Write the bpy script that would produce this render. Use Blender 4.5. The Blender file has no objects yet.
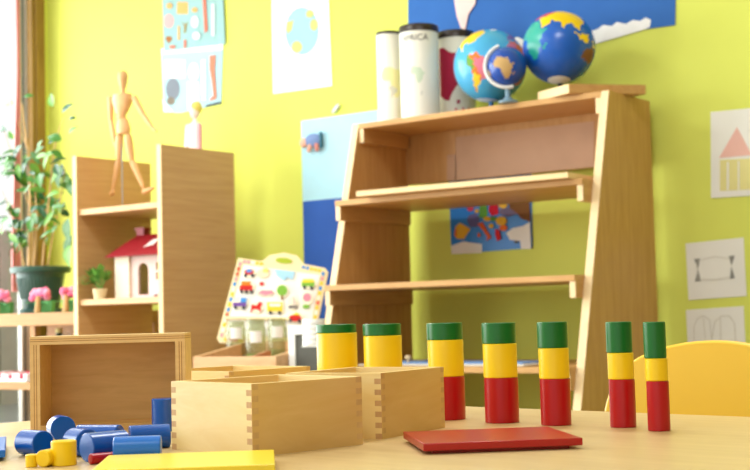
import bpy, bmesh, math, random
from mathutils import Vector, Matrix
random.seed(7)
SC = bpy.context.scene
COL = SC.collection
PI = math.pi
sin, cos, rad = math.sin, math.cos, math.radians

# ------------------------------------------------------------------ camera
FPX, HO, YAW, RHO = 1300.0, 80.0, rad(36.5), 0.025
TZ = 0.56                      # table top
ZC = 0.6975                    # eye height
PIT = math.atan(HO / FPX)
fwd_h = Vector((-sin(YAW), cos(YAW), 0)); right0 = Vector((cos(YAW), sin(YAW), 0))
fwd = (fwd_h * cos(PIT) + Vector((0, 0, sin(PIT))))
up0 = (-fwd_h * sin(PIT) + Vector((0, 0, cos(PIT))))
cr = right0 * cos(RHO) - up0 * sin(RHO)
cu = up0 * cos(RHO) + right0 * sin(RHO)
EYE = Vector((0, 0, ZC))
cd = bpy.data.cameras.new('camera'); cam = bpy.data.objects.new('camera', cd); COL.objects.link(cam)
m = Matrix((cr, cu, -fwd)).transposed().to_4x4(); m.translation = EYE
cam.matrix_world = m
cd.sensor_width = 36; cd.lens = 36 * FPX / 750
cd.dof.use_dof = True; cd.dof.focus_distance = 1.52; cd.dof.aperture_fstop = 12.0
cd.clip_start = 0.02
SC.camera = cam

def at(x, y, X=None, Y=None, Z=None):
    """survey: where the sight line of a photo point meets a plane of the room"""
    d = fwd + cr * ((x - 375) / FPX) + cu * ((235 - y) / FPX)
    if X is not None: t = X / d.x
    elif Y is not None: t = Y / d.y
    else: t = (Z - ZC) / d.z
    return EYE + d * t

# ------------------------------------------------------------------ materials
def lin(c):
    c /= 255.0
    return c / 12.92 if c <= 0.04045 else ((c + 0.055) / 1.055) ** 2.4
def rgb(r, g, b): return (lin(r), lin(g), lin(b), 1)
MATS = {}
def newmat(name):
    m = bpy.data.materials.new(name); m.use_nodes = True
    nt = m.node_tree; b = nt.nodes['Principled BSDF']
    return m, nt, b
def plain(name, c, rough=0.5, var=0.06, scale=14.0, spec=0.5, coat=0.0, sub=0.0):
    """colour with a faint procedural mottling"""
    if name in MATS: return MATS[name]
    m, nt, b = newmat(name)
    tc = nt.nodes.new('ShaderNodeTexCoord'); n = nt.nodes.new('ShaderNodeTexNoise')
    n.inputs['Scale'].default_value = scale; n.inputs['Detail'].default_value = 3
    nt.links.new(tc.outputs['Object'], n.inputs['Vector'])
    r = nt.nodes.new('ShaderNodeValToRGB'); k = rgb(*c)
    r.color_ramp.elements[0].color = tuple(v * (1 - var) for v in k[:3]) + (1,)
    r.color_ramp.elements[1].color = tuple(min(1, v * (1 + var)) for v in k[:3]) + (1,)
    r.color_ramp.elements[0].position = 0.3; r.color_ramp.elements[1].position = 0.7
    nt.links.new(n.outputs['Fac'], r.inputs['Fac']); nt.links.new(r.outputs['Color'], b.inputs['Base Color'])
    b.inputs['Roughness'].default_value = rough; b.inputs['Specular IOR Level'].default_value = spec
    b.inputs['Coat Weight'].default_value = coat; b.inputs['Coat Roughness'].default_value = 0.15
    MATS[name] = m; return m
def wood(name, c1, c2, grain='X', scale=6.0, stretch=10.0, rough=0.45, spec=0.4, knots=False, coat=0.0):
    if name in MATS: return MATS[name]
    m, nt, b = newmat(name)
    tc = nt.nodes.new('ShaderNodeTexCoord'); mp = nt.nodes.new('ShaderNodeMapping')
    s = [stretch, stretch, stretch]; s['XYZ'.index(grain)] = 1.0
    mp.inputs['Scale'].default_value = s
    nt.links.new(tc.outputs['Object'], mp.inputs['Vector'])
    n = nt.nodes.new('ShaderNodeTexNoise'); n.inputs['Scale'].default_value = scale
    n.inputs['Detail'].default_value = 6; n.inputs['Roughness'].default_value = 0.6; n.inputs['Distortion'].default_value = 0.6
    nt.links.new(mp.outputs['Vector'], n.inputs['Vector'])
    r = nt.nodes.new('ShaderNodeValToRGB')
    r.color_ramp.elements[0].position = 0.33; r.color_ramp.elements[1].position = 0.66
    r.color_ramp.elements[0].color = rgb(*c1); r.color_ramp.elements[1].color = rgb(*c2)
    nt.links.new(n.outputs['Fac'], r.inputs['Fac'])
    out = r.outputs['Color']
    if knots:
        n2 = nt.nodes.new('ShaderNodeTexNoise'); n2.inputs['Scale'].default_value = scale * 0.35; n2.inputs['Detail'].default_value = 2
        nt.links.new(mp.outputs['Vector'], n2.inputs['Vector'])
        r2 = nt.nodes.new('ShaderNodeValToRGB'); r2.color_ramp.elements[0].position = 0.35; r2.color_ramp.elements[1].position = 0.7
        r2.color_ramp.elements[0].color = (0.86, 0.82, 0.76, 1); r2.color_ramp.elements[1].color = (1, 1, 1, 1)
        nt.links.new(n2.outputs['Fac'], r2.inputs['Fac'])
        mx = nt.nodes.new('ShaderNodeMixRGB'); mx.blend_type = 'MULTIPLY'; mx.inputs['Fac'].default_value = 1
        nt.links.new(out, mx.inputs['Color1']); nt.links.new(r2.outputs['Color'], mx.inputs['Color2']); out = mx.outputs['Color']
    nt.links.new(out, b.inputs['Base Color'])
    bp = nt.nodes.new('ShaderNodeBump'); bp.inputs['Strength'].default_value = 0.04; bp.inputs['Distance'].default_value = 0.002
    nt.links.new(n.outputs['Fac'], bp.inputs['Height']); nt.links.new(bp.outputs['Normal'], b.inputs['Normal'])
    b.inputs['Roughness'].default_value = rough; b.inputs['Specular IOR Level'].default_value = spec
    b.inputs['Coat Weight'].default_value = coat; b.inputs['Coat Roughness'].default_value = 0.25
    MATS[name] = m; return m
def glassy(name, tint=(1, 1, 1), gloss=0.08, opaque=0.0, oc=(230, 230, 220)):
    if name in MATS: return MATS[name]
    m, nt, b = newmat(name); nt.nodes.remove(b)
    o = nt.nodes['Material Output']
    t = nt.nodes.new('ShaderNodeBsdfTransparent'); t.inputs['Color'].default_value = (*tint, 1)
    g = nt.nodes.new('ShaderNodeBsdfGlossy'); g.inputs['Roughness'].default_value = 0.06
    d = nt.nodes.new('ShaderNodeBsdfDiffuse'); d.inputs['Color'].default_value = rgb(*oc)
    lw = nt.nodes.new('ShaderNodeLayerWeight'); lw.inputs['Blend'].default_value = 0.5
    pw = nt.nodes.new('ShaderNodeMath'); pw.operation = 'POWER'; pw.inputs[1].default_value = 4.0
    nt.links.new(lw.outputs['Facing'], pw.inputs[0])
    fr = nt.nodes.new('ShaderNodeMath'); fr.operation = 'MULTIPLY_ADD'; fr.inputs[1].default_value = 0.5; fr.inputs[2].default_value = 0.03
    nt.links.new(pw.outputs[0], fr.inputs[0])
    mx0 = nt.nodes.new('ShaderNodeMixShader'); mx0.inputs[0].default_value = opaque
    nt.links.new(t.outputs[0], mx0.inputs[1]); nt.links.new(d.outputs[0], mx0.inputs[2])
    mx = nt.nodes.new('ShaderNodeMixShader')
    nt.links.new(fr.outputs[0], mx.inputs[0]); nt.links.new(mx0.outputs[0], mx.inputs[1]); nt.links.new(g.outputs[0], mx.inputs[2])
    nt.links.new(mx.outputs[0], o.inputs['Surface'])
    MATS[name] = m; return m

M_WALL = plain('lime_paint', (216, 223, 104), 0.75, 0.03, 3.0, 0.2)
M_WHITEWALL = plain('white_paint', (240, 238, 228), 0.8, 0.02, 3.0, 0.2)
M_FLOOR = wood('floor_laminate', (150, 138, 120), (172, 160, 142), 'X', 3.0, 8.0, 0.5)
M_TABLE = wood('table_laminate', (208, 178, 122), (219, 190, 136), 'X', 5.0, 9.0, 0.34, 0.45)
M_TEDGE = wood('table_edge', (196, 158, 96), (206, 168, 106), 'X', 5.0, 9.0, 0.45)
M_BIRCH = wood('birch_box', (234, 198, 124), (244, 212, 144), 'X', 7.0, 5.0, 0.42, 0.4, True)
M_BIRCH_LIT = wood('birch_box_lit', (242, 212, 142), (250, 228, 166), 'Y', 7.0, 5.0, 0.42, 0.4, True)  # end panels: same birch made lighter to imitate light falling on them
M_ENDG = wood('birch_end_grain', (190, 148, 98), (206, 166, 114), 'Z', 30.0, 3.0, 0.6)
M_ENDL = wood('birch_end_pale', (212, 174, 116), (226, 190, 132), 'Z', 30.0, 3.0, 0.6)
M_PLYD = wood('ply_dark', (176, 124, 62), (192, 140, 74), 'X', 9.0, 8.0, 0.55)
M_PLYL = wood('ply_light', (224, 186, 118), (236, 200, 134), 'X', 9.0, 8.0, 0.5)
M_BEECH = wood('beech', (188, 140, 80), (204, 158, 98), 'Z', 4.0, 14.0, 0.45, 0.35)
M_BEECHX = wood('beech_shelf', (190, 142, 82), (206, 160, 100), 'X', 4.0, 14.0, 0.45, 0.35)
M_BEECHY = wood('beech_side', (190, 142, 82), (206, 160, 100), 'Y', 4.0, 14.0, 0.45, 0.35)
M_EDGE = wood('beech_edge', (236, 206, 156), (246, 220, 174), 'Z', 6.0, 8.0, 0.45, 0.35)
M_EDGEX = wood('beech_edge_long', (230, 198, 144), (242, 212, 162), 'X', 6.0, 8.0, 0.45, 0.35)
M_OAK = wood('cabinet_oak', (194, 150, 98), (206, 164, 112), 'Y', 3.0, 22.0, 0.5, 0.3)
M_OAKE = wood('cabinet_edge', (226, 192, 140), (238, 206, 158), 'Z', 5.0, 12.0, 0.5, 0.3)
M_OAKEX = wood('cabinet_shelf_edge', (208, 166, 120), (222, 184, 138), 'X', 5.0, 12.0, 0.5, 0.3)
M_CASING = wood('window_casing', (136, 104, 48), (156, 122, 62), 'Z', 4.0, 12.0, 0.5, 0.3)
M_RED = plain('red_paint', (182, 8, 16), 0.32, 0.03, 8, 0.45)
M_REDL = plain('red_lid_paint', (176, 26, 24), 0.30, 0.03, 8, 0.5)
M_YEL = plain('yellow_paint', (254, 214, 22), 0.34, 0.03, 8, 0.45)
M_YELL = plain('yellow_lid_paint', (250, 226, 58), 0.28, 0.02, 8, 0.5)
M_GRN = plain('green_paint', (14, 108, 36), 0.34, 0.03, 8, 0.45)
M_BLU = plain('blue_paint', (6, 84, 178), 0.26, 0.03, 8, 0.5)
M_BLUL = plain('blue_lid_paint', (30, 116, 214), 0.28, 0.03, 8, 0.5)
M_CHAIR = plain('yellow_plastic', (234, 188, 44), 0.38, 0.02, 5, 0.45)
M_STEEL = plain('grey_metal', (150, 152, 155), 0.35, 0.02)
M_WHITE = plain('white_plastic', (242, 242, 238), 0.4, 0.02)
M_PAPER = plain('white_paper', (244, 244, 240), 0.8, 0.015, 6, 0.2)
M_CREAM = plain('cream_paper', (234, 233, 226), 0.8, 0.02, 6, 0.2)
M_BLACK = plain('black_lid', (42, 26, 20), 0.35, 0.05)
M_TIN = plain('white_tin', (238, 234, 222), 0.45, 0.02)
P = lambda n, c, r=0.7: plain('colour_' + n, c, r, 0.04, 10, 0.25)

# ------------------------------------------------------------------ mesh helper
class MB:
    def __init__(s): s.bm = bmesh.new(); s.mats = []
    def mi(s, m):
        if m not in s.mats: s.mats.append(m)
        return s.mats.index(m)
    def faces(s, vs, fs, m):
        V = [s.bm.verts.new(v) for v in vs]; i = s.mi(m); out = []
        for f in fs:
            try: q = s.bm.faces.new([V[k] for k in f]); q.material_index = i; q.smooth = True; out.append(q)
            except ValueError: pass
        return out
    def box(s, a, b, m, T=None, ends=None):
        """axis box a..b; ends = {axis+sign: material}"""
        x0, y0, z0 = (min(a[i], b[i]) for i in range(3)); x1, y1, z1 = (max(a[i], b[i]) for i in range(3))
        v = [Vector(p) for p in ((x0,y0,z0),(x1,y0,z0),(x1,y1,z0),(x0,y1,z0),(x0,y0,z1),(x1,y0,z1),(x1,y1,z1),(x0,y1,z1))]
        if T: v = [T @ p for p in v]
        F = {'-z':(3,2,1,0),'+z':(4,5,6,7),'-y':(0,1,5,4),'+x':(1,2,6,5),'+y':(2,3,7,6),'-x':(3,0,4,7)}
        V = [s.bm.verts.new(p) for p in v]
        for k, f in F.items():
            q = s.bm.faces.new([V[i] for i in f]); q.material_index = s.mi((ends or {}).get(k, m)); q.smooth = True
        return s
    def prism(s, poly, f0, f1, m, msides=None, front=None):
        """poly: list of 2D; f0/f1 map a 2D point to 3D on the two caps"""
        n = len(poly); A = [s.bm.verts.new(f0(p)) for p in poly]; B = [s.bm.verts.new(f1(p)) for p in poly]
        q = s.bm.faces.new(A); q.material_index = s.mi(front or m); q = s.bm.faces.new(B[::-1]); q.material_index = s.mi(m)
        for i in range(n):
            j = (i + 1) % n
            q = s.bm.faces.new([A[j], A[i], B[i], B[j]])
            q.material_index = s.mi(msides(i) if callable(msides) else (msides or m))
        for q in s.bm.faces: q.smooth = True
        return s
    def lathe(s, prof, m, T=None, n=48, mats=None, sx=1, sy=1):
        """prof: (r, z) list; closes with caps where r == 0"""
        rings = []
        for r, z in prof:
            if r <= 1e-7:
                p = Vector((0, 0, z)); rings.append([s.bm.verts.new(T @ p if T else p)])
            else:
                L = []
                for k in range(n):
                    a = 2 * PI * k / n; p = Vector((r * cos(a) * sx, r * sin(a) * sy, z)); L.append(s.bm.verts.new(T @ p if T else p))
                rings.append(L)
        for i in range(len(rings) - 1):
            a, b = rings[i], rings[i + 1]; mm = s.mi(mats[i] if mats else m)
            for k in range(n):
                j = (k + 1) % n
                if len(a) == 1 and len(b) == 1: continue
                if len(a) == 1: f = [a[0], b[j], b[k]]
                elif len(b) == 1: f = [a[k], a[j], b[0]]
                else: f = [a[k], a[j], b[j], b[k]]
                q = s.bm.faces.new(f); q.material_index = mm; q.smooth = True
        return s
    def tube(s, pts, rads, m, n=10, sx=1, sy=1):
        pts = [Vector(p) for p in pts]
        if not hasattr(rads, '__len__'): rads = [rads] * len(pts)
        rings = []; ref = None
        for i, p in enumerate(pts):
            t = (pts[min(i + 1, len(pts) - 1)] - pts[max(i - 1, 0)]).normalized()
            if ref is None: ref = Vector((0, 1, 0)) if abs(t.y) < 0.9 else Vector((1, 0, 0))
            u = t.cross(ref).normalized(); w = u.cross(t).normalized()
            rings.append([s.bm.verts.new(p + u * cos(2*PI*k/n) * rads[i] * sx + w * sin(2*PI*k/n) * rads[i] * sy) for k in range(n)])
        mi = s.mi(m)
        for i in range(len(rings) - 1):
            for k in range(n):
                j = (k + 1) % n
                q = s.bm.faces.new([rings[i][k], rings[i][j], rings[i+1][j], rings[i+1][k]]); q.material_index = mi; q.smooth = True
        for r, rv in ((rings[0], True), (rings[-1], False)):
            q = s.bm.faces.new(r[::-1] if rv else r); q.material_index = mi; q.smooth = True
        return s
    def capsule(s, p, q, r0, r1, m, n=14, sx=1, sy=1, ends=0.9):
        p, q = Vector(p), Vector(q); ax = (q - p); L = ax.length; d = ax / L
        pts, rs = [], []
        K = 5
        for i in range(K + 1):
            a = PI / 2 * i / K; pts.append(p - d * r0 * ends * cos(a)); rs.append(max(r0 * sin(a), r0 * 0.03))
        for i in range(1, 4):
            t = i / 4; pts.append(p + d * L * t); rs.append((r0 + (r1 - r0) * t) * (1 + 0.10 * sin(PI * t)))
        for i in range(K + 1):
            a = PI / 2 * (1 - i / K); pts.append(q + d * r1 * ends * cos(a)); rs.append(max(r1 * sin(a), r1 * 0.03))
        return s.tube(pts, rs, m, n, sx, sy)
    def ball(s, c, r, m, n=24, sz=1.0, T=None):
        if not hasattr(r, '__len__'): r = (r, r, r)
        prof = [(sin(PI * i / (n // 2)), -cos(PI * i / (n // 2))) for i in range(n // 2 + 1)]
        prof[0] = (0, -1); prof[-1] = (0, 1)
        X = Matrix.Translation(Vector(c)) @ (T or Matrix()) @ Matrix.Diagonal((r[0], r[1], r[2], 1))
        return s.lathe(prof, m, X, n)
    def build(s, name, parent=None, bevel=0.0, sharp=38, origin=None, normals=True):
        if normals: bmesh.ops.recalc_face_normals(s.bm, faces=s.bm.faces)
        me = bpy.data.meshes.new(name); s.bm.to_mesh(me); s.bm.free()
        for mt in s.mats: me.materials.append(mt)
        me.set_sharp_from_angle(angle=rad(sharp))
        o = bpy.data.objects.new(name, me); COL.objects.link(o)
        if parent is not None: o.parent = parent
        if origin is not None:
            me.transform(Matrix.Translation(-Vector(origin))); o.location = origin
        if bevel:
            b = o.modifiers.new('bevel', 'BEVEL'); b.width = bevel; b.segments = 2; b.limit_method = 'ANGLE'; b.angle_limit = rad(50)
        return o
def tag(o, label, cat, group=None):
    o['label'] = label; o['category'] = cat
    if group: o['group'] = group
    return o
def thing(name, label, cat, loc=(0, 0, 0), rz=0, group=None):
    o = bpy.data.objects.new(name, None); COL.objects.link(o); o.empty_display_size = 0.05
    o.location = loc; o.rotation_euler = (0, 0, rz); return tag(o, label, cat, group)
def struct(o): o['kind'] = 'structure'; return o

# ------------------------------------------------------------------ the room
D = 4.4            # back wall
XL = -5.35         # left wall
XR, YF, ZH = 2.6, -2.6, 2.9
b = MB(); b.box((XL - 0.15, D, 0), (XR, D + 0.12, ZH), M_WALL); struct(b.build('wall_back'))
b = MB(); b.box((XL - 0.15, YF, -0.06), (XR, D + 0.12, 0), M_FLOOR); struct(b.build('floor'))
b = MB(); b.box((XL - 0.15, YF, ZH), (XR, D + 0.12, ZH + 0.08), M_WHITEWALL); struct(b.build('ceiling'))
b = MB(); b.box((XR, YF, 0), (XR + 0.12, D + 0.12, ZH), plain('beige_wall', (168, 140, 108), 0.8, 0.03, 3, 0.2)); struct(b.build('wall_right'))
W0, W1, WZ0, WZ1 = -1.6, 4.25, 0.12, 2.62     # window opening in the left wall
b = MB()
b.box((XL - 0.15, YF, 0), (XL, W0, ZH), M_WALL); b.box((XL - 0.15, W1 + 0.12, 0), (XL, D, ZH), M_WALL)
b.box((XL - 0.15, W0, WZ1), (XL, W1 + 0.12, ZH), M_WALL); b.box((XL - 0.15, W0, 0), (XL, W1 + 0.12, WZ0), M_WALL)
struct(b.build('wall_left'))
w = bpy.data.objects.new('window_1', None); COL.objects.link(w); w['kind'] = 'structure'
b = MB(); b.box((XL - 0.03, W1 + 0.035, WZ0), (XL + 0.012, W1 + 0.12, WZ1), M_CASING); b.box((XL + 0.012, W1 + 0.055, WZ0), (XL + 0.020, W1 + 0.085, WZ1), M_CASING)
b.box((XL - 0.03, W0, WZ1 - 0.09), (XL + 0.012, W1 + 0.035, WZ1), M_CASING); b.build('casing', w, 0.004)
b = MB(); M_FR = plain('white_frame', (214, 212, 202), 0.4, 0.02)
b.box((XL - 0.07, W1 + 0.04, WZ0), (XL - 0.03, W1 + 0.12, WZ1), M_FR); b.box((XL - 0.072, W1 - 0.002, WZ0), (XL - 0.042, W1 + 0.04, WZ1), M_FR); b.box((XL - 0.14, W0, WZ1 - 0.09), (XL - 0.03, W1 + 0.04, WZ1), M_FR)
for y in (1.2, -0.2): b.box((XL - 0.10, y - 0.04, WZ0), (XL - 0.03, y + 0.04, WZ1), M_FR)
b.box((XL - 0.10, W0, WZ0), (XL - 0.03, W1, WZ0 + 0.08), M_FR); b.box((XL - 0.10, W0, WZ1 - 0.17), (XL - 0.03, W1, WZ1 - 0.09), M_FR)
b.build('sash', w, 0.003)
b = MB(); b.box((XL - 0.060, W1 + 0.012, WZ0 + 0.08), (XL - 0.039, W1 + 0.024, WZ1 - 0.18), P('gasket', (110, 125, 140))); b.build('gasket', w)
b = MB(); b.box((XL - 0.07, W0, WZ0 + 0.08), (XL - 0.062, W1 - 0.006, WZ1 - 0.17), glassy('window_glass', (0.97, 0.98, 0.97))); b.build('pane', w)
# outdoors beyond the window
b = MB(); b.box((-30, -14, -0.3), (XL - 0.2, 18, -0.12), P('paving', (150, 150, 138))); struct(b.build('ground_outside'))
b = MB()
for i in range(60):
    y = -8 + i * 0.4
    b.box((-11.05, y, -0.12), (-11.0, y + 0.37, 1.62 + 0.02 * (i % 3)), P('fence_board', (168, 160, 140)))
b.box((-11.12, -8, 0.3), (-11.05, 16, 0.4), P('fence_board', (168, 160, 140))); b.box((-11.12, -8, 1.2), (-11.05, 16, 1.3), P('fence_board', (168, 160, 140)))
tag(b.build('garden_fence'), 'grey beige board fence outdoors behind the window at left', 'fence')
# curtain
b = MB(); M_CUR = plain('pink_cloth', (226, 156, 156), 0.85, 0.08, 6, 0.1)
pl = []
for k in range(25):
    t = k / 24; pl.append((XL - 0.16 + 0.02 * sin(t * PI * 7), 4.33 + 0.05 * t))
n = len(pl)
vs = []; fs = []
ZS = [0.86 + 1.67 * i / 12 for i in range(13)]
for zi, z in enumerate(ZS):
    f = 0.30 + 0.70 * max(0.0, min(1.0, (2.0 - z) / 0.9))
    for i in range(25):
        t = i / 24
        vs.append((XL - 0.012 + 0.010 * sin(t * PI * 5 + z), 4.226 - 0.062 * f * (1 - t), z))
for zi in range(12):
    for i in range(24):
        a = zi * 25 + i; fs.append((a, a + 1, a + 26, a + 25))
b.faces(vs, fs, M_CUR)
o = tag(b.build('curtain', normals=False), 'narrow pink cloth strip hanging at the window edge, behind the plant', 'curtain')
o.modifiers.new('thickness', 'SOLIDIFY').thickness = 0.004

# ------------------------------------------------------------------ table
TR = rad(-6)
c_ = Vector((-0.85, 1.605)); ex = Vector((cos(TR), sin(TR))); ey = Vector((-sin(TR), cos(TR)))
# far-left corner: on far edge where it meets the left edge through (-1.508, 1.18)
t_ = (Vector((-1.508, 1.18)) - c_).dot(ex); corner = c_ + ex * t_
t = thing('table', 'light wood classroom table top in the foreground carrying the toys', 'table', (corner.x, corner.y, 0), TR)
def rrect(x0, y0, x1, y1, r, n=8):
    P_ = []
    for cx, cy, a0 in ((x1 - r, y1 - r, 0), (x0 + r, y1 - r, 90), (x0 + r, y0 + r, 180), (x1 - r, y0 + r, 270)):
        for k in range(n + 1):
            a = rad(a0 + 90 * k / n); P_.append((cx + r * cos(a), cy + r * sin(a)))
    return P_
TL_, TW_ = 1.75, 1.2
b = MB(); b.prism(rrect(0, -TW_, TL_, 0, 0.03), lambda p: Vector((p[0], p[1], TZ)), lambda p: Vector((p[0], p[1], TZ - 0.026)), M_TEDGE, front=M_TABLE)
b.build('tabletop', t, 0.002)
b = MB()
for y in (-0.09, -TW_ + 0.07): b.box((0.08, y, TZ - 0.09), (TL_ - 0.08, y + 0.02, TZ - 0.026), M_TEDGE)
for x in (0.07, TL_ - 0.09): b.box((x, -TW_ + 0.08, TZ - 0.09), (x + 0.02, -0.08, TZ - 0.026), M_TEDGE)
b.build('apron', t)
for x, y in ((0.08, -0.08), (TL_ - 0.08, -0.08), (0.08, -TW_ + 0.08), (TL_ - 0.08, -TW_ + 0.08)):
    b = MB(); b.lathe([(0, 0), (0.022, 0), (0.022, TZ - 0.026), (0, TZ - 0.026)], M_TEDGE, Matrix.Translation((x, y, 0)), 20); b.build('leg', t)

# ------------------------------------------------------------------ knobless cylinders
def cyl_mesh(r, h, m, T=None):
    c = 0.0009
    b = MB(); b.lathe([(0, 0), (r - c, 0), (r, c), (r, h - c), (r - c, h), (0, h)], m, T, 64)
    return b
RH = 0.0557
towers = [('T1', 0.0555, 336.5, 417.6), ('T2', 0.0515, 382.5, 418.6), ('T3', 0.0468, 445.5, 420), ('T4', 0.0425, 500, 423), ('T5', 0.0366, 554, 425.5), ('T6', 0.0303, 621, 427.5), ('T7', 0.0250, 657, 431)]
htot = [0.1262, 0.1256, 0.1250, 0.1240, 0.1239, 0.1226, 0.1220]
hyel = [0.0588, 0.0542, 0.0474, 0.0424, 0.0368, 0.0308, 0.0254]
ordn = ['widest, leftmost', 'second from the left', 'third from the left', 'middle, fourth from the left', 'third from the right', 'second from the right', 'thinnest, rightmost']
for i, (nm, dia, px, py) in enumerate(towers):
    p = at(px + 2.4, py + 0.6, Z=TZ); dv = (p - EYE); dv.z = 0; dv.normalize(); p = p + dv * (dia / 2)
    z = TZ
    hs = (('red', RH, M_RED), ('yellow', hyel[i], M_YEL), ('green', htot[i] - RH - hyel[i], M_GRN))
    jx = [(0.0, 0.0), (-0.0008, 0.0004), (-0.0016, 0.0002)]
    for k, (cn, h, mt) in enumerate(hs):
        o = cyl_mesh(dia / 2, h, mt).build('wooden_cylinder')
        o.location = (p.x + jx[k][0], p.y + jx[k][1], z); z += h
        where = {'red': 'bottom', 'yellow': 'middle', 'green': 'top'}[cn]
        if cn == 'red' and i < 2: lb = 'red wooden cylinder under the %s tower, behind the open boxes' % ('leftmost', 'second')[i]
        else: lb = '%s wooden cylinder at the %s of the tower that is %s' % (cn, where, ordn[i])
        tag(o, lb, 'cylinder', 'stacked wooden cylinder towers')

def lying(px, py, th, L, dia, m, label, group):
    """cylinder lying on the table: near end touches at the photo point, axis turned th from the sight line"""
    p = at(px, py, Z=TZ); v = Vector((p.x, p.y, 0)).normalized(); r = Vector((v.y, -v.x, 0))
    ax = v * cos(th) - r * sin(th)          # near end -> far end
    b_ = cyl_mesh(dia / 2, L, m)
    o = b_.build('wooden_cylinder')
    zax = ax; xax = Vector((0, 0, 1)); yax = zax.cross(xax)
    o.matrix_world = Matrix.Translation((p.x, p.y, TZ + dia / 2)) @ Matrix((xax, yax, zax)).transposed().to_4x4()
    return tag(o, label, 'cylinder', group)
GB = 'loose blue wooden cylinders'; DB = 0.0265
lying(43.5, 456.5, rad(34), 0.034, DB, M_BLU, 'blue cylinder lying leftmost on the table, bright highlight on its back', GB)
lying(63.5, 441.5, rad(14), 0.022, 0.0295, M_BLU, 'blue cylinder lying end-on just inside the tilted wooden box', GB)
lying(88, 457, rad(30), 0.028, 0.0285, M_BLU, 'short blue cylinder lying between the yellow ones and the long blue pair', GB)
lying(120, 449.5, rad(62), 0.050, DB, M_BLU, 'blue cylinder lying behind the others with its dark end facing right', GB)
lying(86.5, 462.3, rad(-60), 0.043, 0.0285, M_BLU, 'blue cylinder lying with pale round end facing left, against the red rod', GB)
lying(161.5, 461.8, rad(86), 0.0455, 0.0258, M_BLUL, 'light blue cylinder lying right behind the yellow lid', GB)
lying(129.5, 449.5, rad(-84), 0.043, 0.0255, M_BLU, 'blue cylinder lying beside the left corner of the front open box', GB)
p = at(163.5, 431, Z=TZ)
o = cyl_mesh(0.0142, 0.0405, M_BLU).build('wooden_cylinder'); o.location = (p.x, p.y, TZ)
tag(o, 'blue cylinder standing upright at the right end of the tilted box', 'cylinder', GB)
GY = 'small yellow wooden cylinders'
o = cyl_mesh(0.0056, 0.0122, M_YEL).build('wooden_cylinder'); p = at(31.5, 467, Z=TZ); o.location = (p.x, p.y, TZ)
tag(o, 'smallest yellow cylinder, leftmost of the three yellow ones', 'cylinder', GY)
lying(42.5, 467.3, rad(-32), 0.0165, 0.0162, M_YEL, 'yellow cylinder lying on its side between the two upright yellow ones', GY)
o = cyl_mesh(0.0122, 0.0238, M_YEL).build('wooden_cylinder'); p = at(64, 466.5, Z=TZ); v = Vector((p.x, p.y, 0)).normalized(); o.location = (p.x + v.x * 0.012, p.y + v.y * 0.012, TZ)
tag(o, 'largest yellow cylinder standing upright among the blue cylinders', 'cylinder', GY)
lying(90.0, 464.6, rad(-66), 0.040, 0.0104, M_RED, 'thin red rod lying by the corner of the yellow lid', 'loose red cylinder')

# ------------------------------------------------------------------ finger jointed boxes
def finger_box(name, label, x, y, th, L, W, H, t=0.0085, n=12, group='open wooden boxes'):
    """corner at x,y; local X runs along th (length L), local Y to its left (width W)"""
    R = thing(name, label, 'box', (x, y, TZ), th, group)
    zs = [H * i / n for i in range(n + 1)]
    def crenel(wid, odd):
        rgt = []
        for i in range(n):
            inn = 0 if (i % 2 == odd) else t
            rgt += [(wid - inn, zs[i]), (wid - inn, zs[i + 1])]
        lft = [(wid - p[0], p[1]) for p in rgt][::-1]
        pts = rgt + lft
        out = []
        for p in pts:
            if not out or (abs(out[-1][0] - p[0]) + abs(out[-1][1] - p[1])) > 1e-9: out.append(p)
        return out
    def panel(nm, poly, f0, f1, wid, mat, eg=M_ENDG):
        def ms(i):
            a, c = poly[i], poly[(i + 1) % len(poly)]
            return eg if abs(a[0] - c[0]) < 1e-9 and (a[0] < 1e-6 or a[0] > wid - 1e-6) else mat
        MB().prism(poly, f0, f1, mat, ms).build(nm, R)
    pa = crenel(W, 1); pb = crenel(L, 0)
    panel('end_panel', pa, lambda p: Vector((0, p[0], p[1])), lambda p: Vector((t, p[0], p[1])), W, M_BIRCH_LIT, M_ENDL)
    panel('end_panel', pa, lambda p: Vector((L, p[0], p[1])), lambda p: Vector((L - t, p[0], p[1])), W, M_BIRCH_LIT, M_ENDL)
    panel('side_panel', pb, lambda p: Vector((p[0], 0, p[1])), lambda p: Vector((p[0], t, p[1])), L, M_BIRCH)
    panel('side_panel', pb, lambda p: Vector((p[0], W, p[1])), lambda p: Vector((p[0], W - t, p[1])), L, M_BIRCH)
    b = MB(); b.box((t, t, 0.001), (L - t, W - t, 0.006), M_BIRCH); b.build('bottom_panel', R)
    return R
finger_box('wooden_box', 'open pale wooden box nearest the front, behind the yellow lid', -0.8734, 0.9676, rad(79.87), 0.1488, 0.1394, 0.0722)
finger_box('wooden_box', 'open wooden box in front of the cylinder towers, left of the red lid', -0.861, 1.1677, rad(95.74), 0.1492, 0.1282, 0.0729)
finger_box('wooden_box', 'rear open wooden box, mostly hidden behind the front box', -1.208, 1.294, rad(86.3), 0.160, 0.161, 0.0664)
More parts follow.
